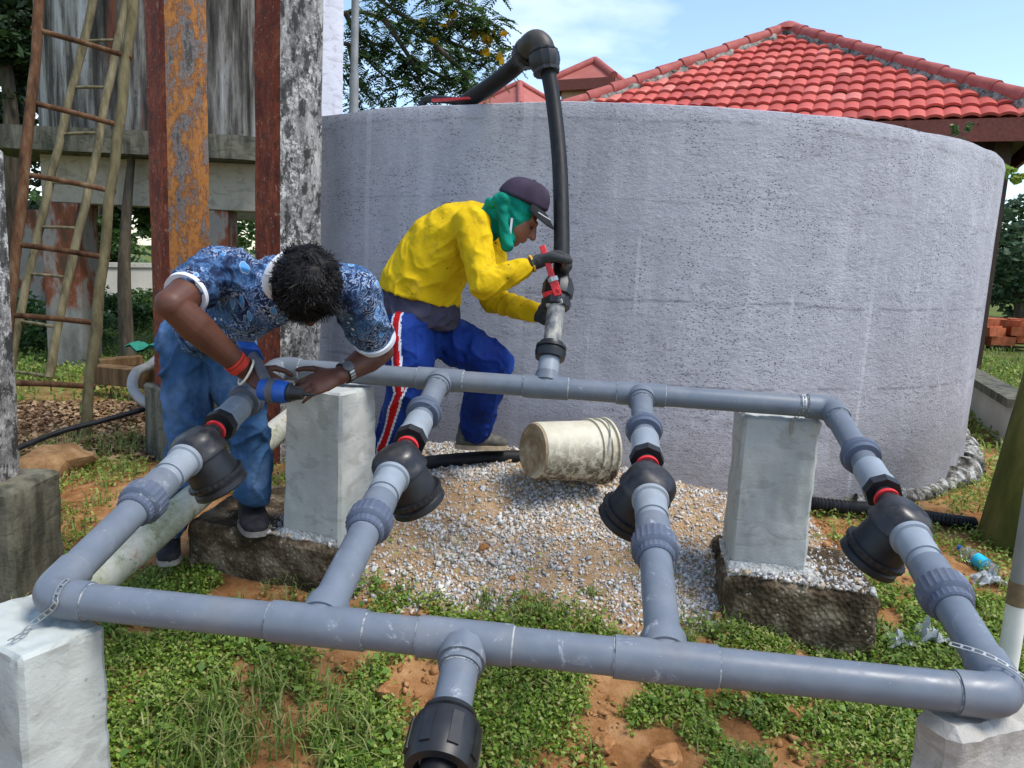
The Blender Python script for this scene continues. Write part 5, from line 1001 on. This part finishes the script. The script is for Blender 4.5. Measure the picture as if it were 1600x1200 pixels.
# --- man in the printed shirt, bent over the back left corner
zH = pt(482, 446, 2.40)
man1 = thing('person', (-1.2, 3.0, .38), 'man in blue printed shirt and jeans bending over the pipes with a drill', 'person')
RS = pt(338, 425, 2.66); LS = pt(550, 455, 2.50); RE = pt(268, 476, 2.40); RW = pt(386, 582, 2.55); LE = pt(594, 548, 2.74); LW = pt(530, 588, 2.60)
CH = (RS + LS) / 2; PV = pt(318, 512, 3.05); NB = pt(446, 428, 2.52)
hu = V((.20, -.93, .26)).normalized(); hf = V((.10, -.2, -1.0)); mb = MB()
hr_, hf, hu = head(mb, zH, hu, hf, 1.04)
capsule(mb, NB, .062, zH - hu * .05 - hf * .02, .055)
capsule(mb, RS, .058, RS.lerp(RE, .6), .061); capsule(mb, RS.lerp(RE, .6), .061, RE, .050); ellip(mb, RE + (RE - RW).normalized() * .012, (V((1, 0, 0)), V((0, 1, 0)), V((0, 0, 1))), (.040, .044, .040)); capsule(mb, RE, .047, RE.lerp(RW, .30), .055); capsule(mb, RE.lerp(RW, .30), .055, RE.lerp(RW, .72), .040); capsule(mb, RE.lerp(RW, .72), .040, RW, .031)
capsule(mb, LS, .054, LE, .049); capsule(mb, LE, .049, LE.lerp(LW, .32), .052); capsule(mb, LE.lerp(LW, .32), .052, LW, .031)
rh = pt(424, 600, 2.52); hand(mb, RW, rh - RW, V((.55, .35, -.75)), V((.5, .1, .85)), .62, 1.05, 0, .05, .7)
lh = pt(474, 606, 2.53); hand(mb, LW, lh - LW, V((-.1, .72, -.60)), V((-.15, .0, .9)), .22, 1.05, .0, .10, .35, (.55, .30, .26, .30))
body = flesh('body', mb, MT['skin_dark'], man1, .0048, 5)
# shirt
up_ = V((0, 0, 1)); W1 = (LS - RS) / 2; ax = (NB - PV).normalized(); D1 = W1.cross(ax).normalized()
mb = MB(); g = lambda p, w, d, k=0: (p, W1.normalized() * w, D1 * d)
loft(mb, [g(PV - ax * .02, .185, .135), g(PV.lerp(CH, .25) - D1 * 0, .20, .150), g(PV.lerp(CH, .55), .205, .148), g(PV.lerp(CH, .8), .205, .132), g(CH, .185, .105), g(CH + ax * .06, .12, .075)], 32)
capsule(mb, RS + W1 * .30, .09, RS, .086); capsule(mb, LS - W1 * .30, .09, LS, .082)
rsd = (RE - RS).normalized(); lsd = (LE - LS).normalized(); rsl = (RE - RS).length * .72; lsl = (LE - LS).length * .80
mb.lathe(RS, rsd, [(-.07, .04), (-.04, .072), (0, .086), (rsl * .7, .080), (rsl, .0685)], 28); mb.lathe(LS, lsd, [(-.07, .04), (-.04, .072), (0, .084), (lsl * .7, .078), (lsl, .070)], 28)
flesh('shirt', mb, MT['print_shirt'], man1, .006, 6, folds(ax, 6, 11, .008, 4))
MB().lathe(RS + rsd * (rsl - .022), rsd, [(.008, .064), (.008, .0735), (.0235, .0715), (.020, .058)], 40).build('sleeve_trim', MT['white_trim'], man1, 40)
MB().lathe(LS + lsd * (lsl - .020), lsd, [(0, .066), (0, .0775), (.022, .075), (.018, .052)], 40).build('sleeve_trim', MT['white_trim'], man1, 40)
cmb = MB(); cc = NB.lerp(zH - hu * .05, .12); nd = (zH - hu * .06 - NB).normalized(); _, cn, cb = frame(nd)
cmb.tube([cc + (cn * math.cos(a) + cb * math.sin(a)) * (.080 + .004 * math.sin(2 * a)) for a in np.linspace(0, 2 * math.pi, 30)], [.008] * 30, 10, True, 0, 1.9).build('collar', MT['white_trim'], man1, 60)
# hair
mb = MB(); ellip(mb, zH + hu * .030 - hf * .002, (hr_, hf, hu), (.094, .116, .095)); ellip(mb, zH - hf * .06 - hu * .03, (hr_, hf, hu), (.074, .05, .06)); ellip(mb, zH + hf * .07 + hu * .03, (hr_, hf, hu), (.066, .045, .045))
hair = flesh('hair', mb, MT['hair'], man1, .006, 3, wr(45, .006))
tv = []; rs = random.Random(5)
for _ in range(9000):
    n_ = V((rs.gauss(0, 1), rs.gauss(0, 1), rs.gauss(0, 1))).normalized()
    if n_.z < -.25 or (n_.y > .7 and n_.z < .05): continue
    p = zH + hu * .030 + hr_ * n_.x * .094 + hf * n_.y * .118 + hu * n_.z * .095; no = (hr_ * n_.x + hf * n_.y + hu * n_.z).normalized(); sw = (no.cross(hu + hf * .5)).normalized()
    d_ = (no * .08 + sw * rs.uniform(.3, 1) + hf * rs.uniform(0, .9) + V((rs.gauss(0, .3), rs.gauss(0, .3), rs.gauss(0, .3)))).normalized(); fl_ = V((mnoise.noise(p * 22), mnoise.noise(p * 22 + V((4, 0, 0))), mnoise.noise(p * 22 + V((0, 8, 0))))); d_ = (d_ + fl_ * 1.4 - no * .12).normalized(); L = rs.uniform(.022, .045); w_ = d_.cross(no).normalized() * .0016
    m_ = p + d_ * L * .55 + no * .003; e_ = p + d_ * L - no * .012; tv += [p - w_, p + w_, m_ + w_ * .8, m_ - w_ * .8, m_ - w_ * .8, m_ + w_ * .8, e_ + w_ * .2, e_ - w_ * .2]
o = put('hair_strands', arrmesh('hair_strands', np.array([tuple(p - WM[man1.name].translation) for p in tv]), 4, MT['hair']), WM[man1.name], hair); o['kind'] = 'stuff'
# jeans
RHp = pt(292, 530, 3.05); RK = pt(296, 690, 3.0); RA = pt(262, 830, 3.08); LHp = pt(352, 538, 3.08); LK = pt(388, 668, 2.97); LA = pt(396, 766, 3.0)
mb = MB(); loft(mb, [g(PV + ax * .10, .170, .125), g(PV, .178, .135), g(PV - ax * .12 - up_ * .02, .165, .13)], 28)
capsule(mb, RHp, .118, RK, .082); capsule(mb, RK, .080, RA, .064); capsule(mb, LHp, .112, LK, .078); capsule(mb, LK, .080, LA, .074)
flesh('jeans', mb, MT['denim'], man1, .0065, 5, folds(V((.1, 0, 1)), 9, 8, .011, 2))
shoe('shoe', ptz(388, 796, .388), ptz(402, 838, .388), (0, 0, 1), 'shoe_black', 'sole', man1, .06, .09)
shoe('shoe', pt(268, 858, 3.14), pt(262, 884, 2.93), (0, 0, 1), 'shoe_black', 'sole', man1, .048)
# watch, bangle, thread
def bracelet(name, c, d, r, w, mat, flat=1.0, tilt=V((0, 0, 0))):
    d = (V(d).normalized() + tilt).normalized(); return MB().lathe(V(c) - d * w / 2, d, [(0, r - .003), (0, r), (w, r), (w, r - .003)], 32).build(name, MT[mat], man1, 30)
fd = (RW - RE).normalized(); bracelet('wrist_thread', RW - fd * .040, fd, .0395, .022, 'thread_red'); bracelet('wrist_thread', RW - fd * .058, fd, .0405, .008, 'thread_red')
MB().tube([RW - fd * .004 + (frame(fd + V((.25, 0, .2)))[1] * math.cos(a) + frame(fd + V((.25, 0, .2)))[2] * math.sin(a)) * .047 for a in np.linspace(0, 2 * math.pi, 36)], .0042, 10).build('bangle', MT['ivory'], man1, 60)
fd = (LW - LE).normalized(); wt = bracelet('wristwatch', LW - fd * .030, fd, .0385, .024, 'black_plastic')
wn_ = (CAM - LW).normalized(); wn_ = (wn_ - fd * wn_.dot(fd)).normalized(); wn_ = (wn_ + V((0, 0, .55))).normalized(); wn_ = (wn_ - fd * wn_.dot(fd)).normalized()
MB().lathe(LW - fd * .030 + wn_ * .034, wn_, [(0, .019), (.008, .020), (.011, .017), (.011, .004)], 24).build('watch_case', MT['tool_grey'], wt, 30)
lk = MB(); sdv = fd.cross(wn_)
for k in range(-4, 5):
    if abs(k) < 2: continue
    a = k * .30; e = wn_ * math.cos(a) + sdv * math.sin(a); c = LW - fd * .030 + e * .0385; lk.bar(c - fd * .010, c + fd * .010, .007, .004, e)
lk.build('strap_links', MT['dull_steel'], wt, 0)
# cordless driver in his right hand
c0 = pt(430, 611, 2.46); c1 = pt(458, 614, 2.45); dd_ = (c1 - c0).normalized(); bt = pt(391, 548, 2.60); up2 = (bt - c0).normalized()
drl = thing('power_drill', c0, 'blue cordless drill held between the two hands of the bending man', 'drill')
hd_ = MB().lathe(c0 - dd_ * .055, dd_, [(0, .02), (.006, .034), (.05, .038), (.085, .038), (.100, .034), (.102, .022)], 28).build('motor_housing', MT['tool_blue'], drl, 30)
MB().lathe(c0 - dd_ * .020, dd_, [(0, .0385), (.004, .041), (.02, .041), (.024, .0385)], 28).build('grip_ring', MT['tool_grey'], drl, 30)
MB().lathe(c0 + dd_ * .046, dd_, [(0, .030), (.008, .032), (.012, .026), (.05, .018), (.054, .006), (.09, .004)], 24).build('chuck', MT['black_plastic'], drl, 30)
MB().tube([c0 - dd_ * .01, c0 + up2 * .06 - dd_ * .01, bt - up2 * .03], [.021, .018, .019], 16).build('handle', MT['tool_grey'], drl, 50)
MB().box(bt, (.075, .062, .042), Matrix((dd_, up2.cross(dd_).normalized(), up2)).transposed()).build('battery', MT['tool_blue'], drl, 30, .006)
MB().box(bt + up2 * .030, (.072, .058, .018), Matrix((dd_, up2.cross(dd_).normalized(), up2)).transposed()).build('battery_cap', MT['tool_grey'], drl, 30, .004)
MB().box(bt + up2 * .034 + dd_ * .012 - V((0, .03, 0)), (.034, .012, .010), Matrix((dd_, up2.cross(dd_).normalized(), up2)).transposed()).build('release_button', MT['red_seal'], drl, 30, .002)
MB().lathe(c0 + up2 * .032 + dd_ * .012 - V((0, .012, 0)), (0, -.5, .8), [(0, .008), (.012, .008), (.014, .004)], 14).build('switch', MT['red_seal'], drl, 30)

# --- worker in the yellow shirt
man2 = thing('person', (-.45, 3.45, .5), 'worker in yellow long-sleeved shirt, green headscarf and cap gripping a red wrench', 'person')
Hc = pt(806, 332, 3.28); u2 = V((.58, -.06, .80)).normalized(); f2 = V((.80, -.13, -.58)); mb = MB()
r2_, f2, u2 = head(mb, Hc, u2, f2, .96)
NB2 = pt(762, 352, 3.38); S1 = pt(737, 352, 3.22); S2 = pt(768, 358, 3.56); E1 = pt(757, 446, 3.10); W1_ = pt(835, 411, 3.14); E2 = pt(768, 468, 3.50); W2_ = pt(842, 490, 3.30)
capsule(mb, NB2, .058, Hc - u2 * .05, .052); capsule(mb, S1, .05, E1, .043); capsule(mb, E1, .043, W1_, .029); capsule(mb, S2, .05, E2, .043); capsule(mb, E2, .043, W2_, .029)
G1 = pt(856, 404, 3.15); G2 = pt(866, 492, 3.22); hand(mb, W1_, G1 - W1_, V((.45, -.1, -.85)), V((.2, -.95, .1)), .9, .95); hand(mb, W2_, G2 - W2_, V((.3, -.9, .2)), V((.1, .1, .95)), .8, .95)
flesh('body', mb, MT['skin_brown'], man2, .0052, 4)
for (w_, g_, pn, tn, cu) in ((W1_, G1, V((.45, -.1, -.85)), V((.2, -.95, .1)), .9), (W2_, G2, V((.3, -.9, .2)), V((.1, .1, .95)), .8)):
    mb = MB(); hand(mb, w_, g_ - w_, pn, tn, cu * 1.15, 1.12, .0055); flesh('glove', mb, MT['glove'], man2, .005, 4, wr(50, .0015))
    dg = (g_ - w_).normalized(); 
    MB().lathe(w_ - dg * .014, dg, [(0, .030), (0, .036), (.008, .036), (.008, .030)], 28).build('glove_cuff', MT['cuff_yellow'], man2, 30)
# trousers (with the striped outer seam) and shoes
H1 = pt(638, 524, 3.30); K1 = pt(642, 612, 3.22); A1_ = pt(604, 722, 3.34); H2 = pt(676, 516, 3.52); K2 = pt(768, 566, 3.42); A2_ = pt(742, 668, 3.62)
mb = MB(); capsule(mb, pt(650, 505, 3.42), .12, pt(652, 525, 3.42), .135); capsule(mb, H1, .116, K1, .100); capsule(mb, K1, .098, A1_, .080); capsule(mb, H2, .114, K2, .098); capsule(mb, K2, .096, A2_, .078)
o1 = V((-.42, -.90, 0)).normalized()
def stripe(p):
    for a, b in ((H1 + V((0, 0, .05)), K1), (K1, A1_)):
        u, o_ = between(p, a, b)
        if -.3 < u <= 1.02 and o_.length < .19:
            ab = (b - a).normalized(); oo = (o1 - ab * o1.dot(ab)).normalized(); sx = ab.cross(oo)
            if o_.dot(oo) > 0:
                w = abs(math.atan2(o_.dot(sx), o_.dot(oo))) * .10
                if u > .96 and a is K1: continue
                if w < .017: return 1
                if w < .027: return 2
    return 0
flesh('trousers', mb, [MT['blue_cloth'], MT['stripe_red'], MT['white_trim']], man2, .006, 6, folds(V((.25, 0, 1)), 8, 11, .008, 3), stripe)
shoe('shoe', pt(596, 752, 3.38), pt(578, 776, 3.12), (0, 0, 1), 'shoe_black', 'sole', man2, .046); shoe('shoe', pt(712, 699, 3.62), pt(792, 700, 3.68), (0, 0, 1), 'shoe_olive', 'sole_tan', man2, .046)
# navy undershirt then yellow shirt
sp_ax = (NB2 - H1.lerp(H2, .5)).normalized()
def sec(x, y, Y, w, d, tx, ty):
    c = pt(x, y, Y); t_ = (pt(x + tx, y + ty, Y) - c).normalized(); wv = V((.12, 1, 0)).normalized(); dv = t_.cross(wv).normalized(); return (c, wv * w, dv * d)
mb = MB(); loft(mb, [sec(652, 506, 3.42, .185, .176, .1, -1), sec(654, 485, 3.42, .185, .184, .1, -1), sec(660, 452, 3.42, .165, .160, .25, -1)], 28)
flesh('undershirt', mb, MT['tail_cloth'], man2, .006, 5, folds(V((.9, 0, -.5)), 5, 16, .010, 5))
mb = MB(); loft(mb, [sec(655, 464, 3.42, .192, .185, .25, -1), sec(661, 440, 3.42, .188, .178, .3, -1), sec(678, 410, 3.41, .176, .168, .55, -1), sec(697, 382, 3.40, .178, .158, .8, -1), sec(722, 358, 3.39, .180, .125, 1, -.7), sec(748, 344, 3.39, .150, .088, 1, -.4), sec(764, 345, 3.38, .085, .07, 1, -.2)], 32)
capsule(mb, S1, .080, S1.lerp(E1, .55), .066); capsule(mb, S1.lerp(E1, .5), .066, E1, .058); capsule(mb, E1, .060, W1_ - (W1_ - E1).normalized() * .05, .044); capsule(mb, S2, .075, E2, .058); capsule(mb, E2, .060, W2_ - (W2_ - E2).normalized() * .03, .043)
flesh('shirt', mb, MT['yellow_cloth'], man2, .0055, 6, folds(V((.6, 0, .6)), 7, 15, .0055, 7))
# headscarf, mask edge, cap
mb = MB(); ellip(mb, Hc + u2 * .018 - f2 * .012, (r2_, f2, u2), (.084, .098, .098)); ellip(mb, Hc - u2 * .03 - f2 * .045, (r2_, f2, u2), (.080, .060, .080)); capsule(mb, Hc - u2 * .05 - f2 * .055, .070, Hc - u2 * .13 - f2 * .055, .062)
capsule(mb, Hc - u2 * .04 - f2 * .005, .074, pt(793, 372, 3.24), .034); ellip(mb, Hc - u2 * .012 + f2 * .018, (r2_, f2, u2), (.085, .062, .070)); kn = pt(783, 313, 3.20); ellip(mb, kn, (V((1, 0, 0)), V((0, 1, 0)), V((0, 0, 1))), (.035, .03, .030)); capsule(mb, kn, .022, pt(786, 350, 3.19), .020); capsule(mb, pt(786, 350, 3.19), .020, pt(792, 384, 3.20), .026); capsule(mb, kn, .02, pt(766, 318, 3.24), .024)
cut = []
flesh('headscarf', mb, MT['green_scarf'], man2, .005, 3, folds(V((.5, 0, -1)), 5, 12, .0030, 2))
# bring the face forward of the scarf: cheek, jaw, nose as the visible mask-free profile
mb = MB(); ellip(mb, Hc - u2 * .040 + f2 * .050, (r2_, f2, u2), (.066, .055, .074)); ellip(mb, Hc - u2 * .096 + f2 * .070, (r2_, f2, u2), (.030, .024, .022)); capsule(mb, Hc + u2 * .004 + f2 * .098, .010, Hc - u2 * .036 + f2 * .122, .014, 10); ellip(mb, Hc - u2 * .038 + f2 * .108, (r2_, f2, u2), (.019, .014, .010), 12)
ellip(mb, Hc - u2 * .062 + f2 * .100, (r2_, f2, u2), (.024, .012, .007), 12); ellip(mb, Hc - u2 * .076 + f2 * .096, (r2_, f2, u2), (.020, .012, .007), 12); ellip(mb, Hc + u2 * .016 + f2 * .088, (r2_, f2, u2), (.050, .018, .012), 12)
flesh('face', mb, MT['skin_brown'], man2, .004, 3)
MB().bar(pt(800, 341, 3.195), pt(797, 366, 3.195), .009, .006, V((0, -1, 0))).build('mask_edge', MT['white_trim'], man2, 0)
for k in (-1, 1): 
    e = MB(); ellip(e, Hc + r2_ * k * .034 - u2 * .006 + f2 * .098, (r2_, f2, u2), (.012, .006, .006), 12); e.build('eye', MT['cap_under'], man2, 60)
cpc = Hc + u2 * .045 - f2 * .004; mb = MB(); n = 9; secs = []
cu_ = (u2 * .92 - f2 * .25).normalized(); cf_ = (f2 - cu_ * f2.dot(cu_)).normalized()
for k in range(n):
    a = k / (n - 1); h = .098 * math.sin(a * math.pi / 2) + .006 * a; w = math.cos(a * math.pi / 2) ** .62 if k < n - 1 else .05; secs.append((cpc + cu_ * h + cf_ * (.012 * a), r2_ * (.096 * w), cf_ * (.113 * w)))
loft(mb, secs, 32); cap = put('cap', mb.mesh('cap', MT['cap_cloth'], WM[man2.name].translation, 60), WM[man2.name], man2)
sb_ = cap.modifiers.new('sub', 'SUBSURF'); sb_.levels = 1; sb_.render_levels = 2
mb = MB(); vs = []; fs = []; nb = 15; bf = (cf_ * .80 - cu_ * .60).normalized()
for z in (0, .006):
    for k in range(nb):
        t_ = -1 + 2 * k / (nb - 1); ro = cpc + cf_ * (.100 * math.sqrt(max(0, 1 - (t_ * .85) ** 2))) + r2_ * (.086 * t_) + cu_ * (z + .004); vs.append(ro)
        vs.append(ro + bf * (.082 * math.sqrt(max(0, 1 - t_ * t_)) + .004) + cu_ * (-.018 * t_ * t_))
for o_ in (0, 2 * nb):
    for k in range(nb - 1): fs.append([o_ + 2 * k, o_ + 2 * k + 1, o_ + 2 * k + 3, o_ + 2 * k + 2])
for k in range(nb - 1): fs.append([2 * k + 1, 2 * nb + 2 * k + 1, 2 * nb + 2 * k + 3, 2 * k + 3])
mb.add(vs, fs).build('brim', MT['cap_under'], cap, 60)
pp_ = [vs[2 * nb + 2 * k] .lerp(vs[2 * nb + 2 * k + 1], .55) + cu_ * .002 for k in range(1, nb - 1)]; MB().tube(pp_, .0022, 6).build('brim_piping', MT['white_trim'], cap, 60)
MB().lathe(cpc + cu_ * .102 + cf_ * .012, cu_, [(0, .010), (.004, .008), (.006, .003)], 12).build('cap_button', MT['cap_cloth'], cap, 60)
# pipe wrench
wa = pt(847, 384, 3.12); wb = pt(872, 462, 3.09); wd_ = (wb - wa).normalized()
wrn = thing('pipe_wrench', wb, 'red-handled pipe wrench clamped on the black hose fitting', 'wrench')
MB().bar(wa, wa.lerp(wb, .72), .024, .016, V((0, -1, 0))).bar(wa.lerp(wb, .70), wb, .034, .018, V((0, -1, 0))).build('handle', MT['red_paint'], wrn, 20, .003)
MB().lathe(wa.lerp(wb, .62) - wd_.cross(V((0, -1, 0))) * .0, wd_, [(0, .012), (.002, .021), (.02, .021), (.022, .012)], 16, 0, .04).build('adjusting_nut', MT['dull_steel'], wrn, 30)
sx = wd_.cross(V((0, -1, 0))).normalized()
for k, (o_, l_) in enumerate(((.0, .075), (.045, .07))):
    c = wb + wd_ * (o_ - .02); MB().bar(c + sx * -.012 + V((0, -.004, 0)), c + sx * .055 + V((0, .02, 0)), .020, .020, V((0, -1, 0))).build('jaw', MT['dull_steel'] if k else MT['red_paint'], wrn, 20, .003)
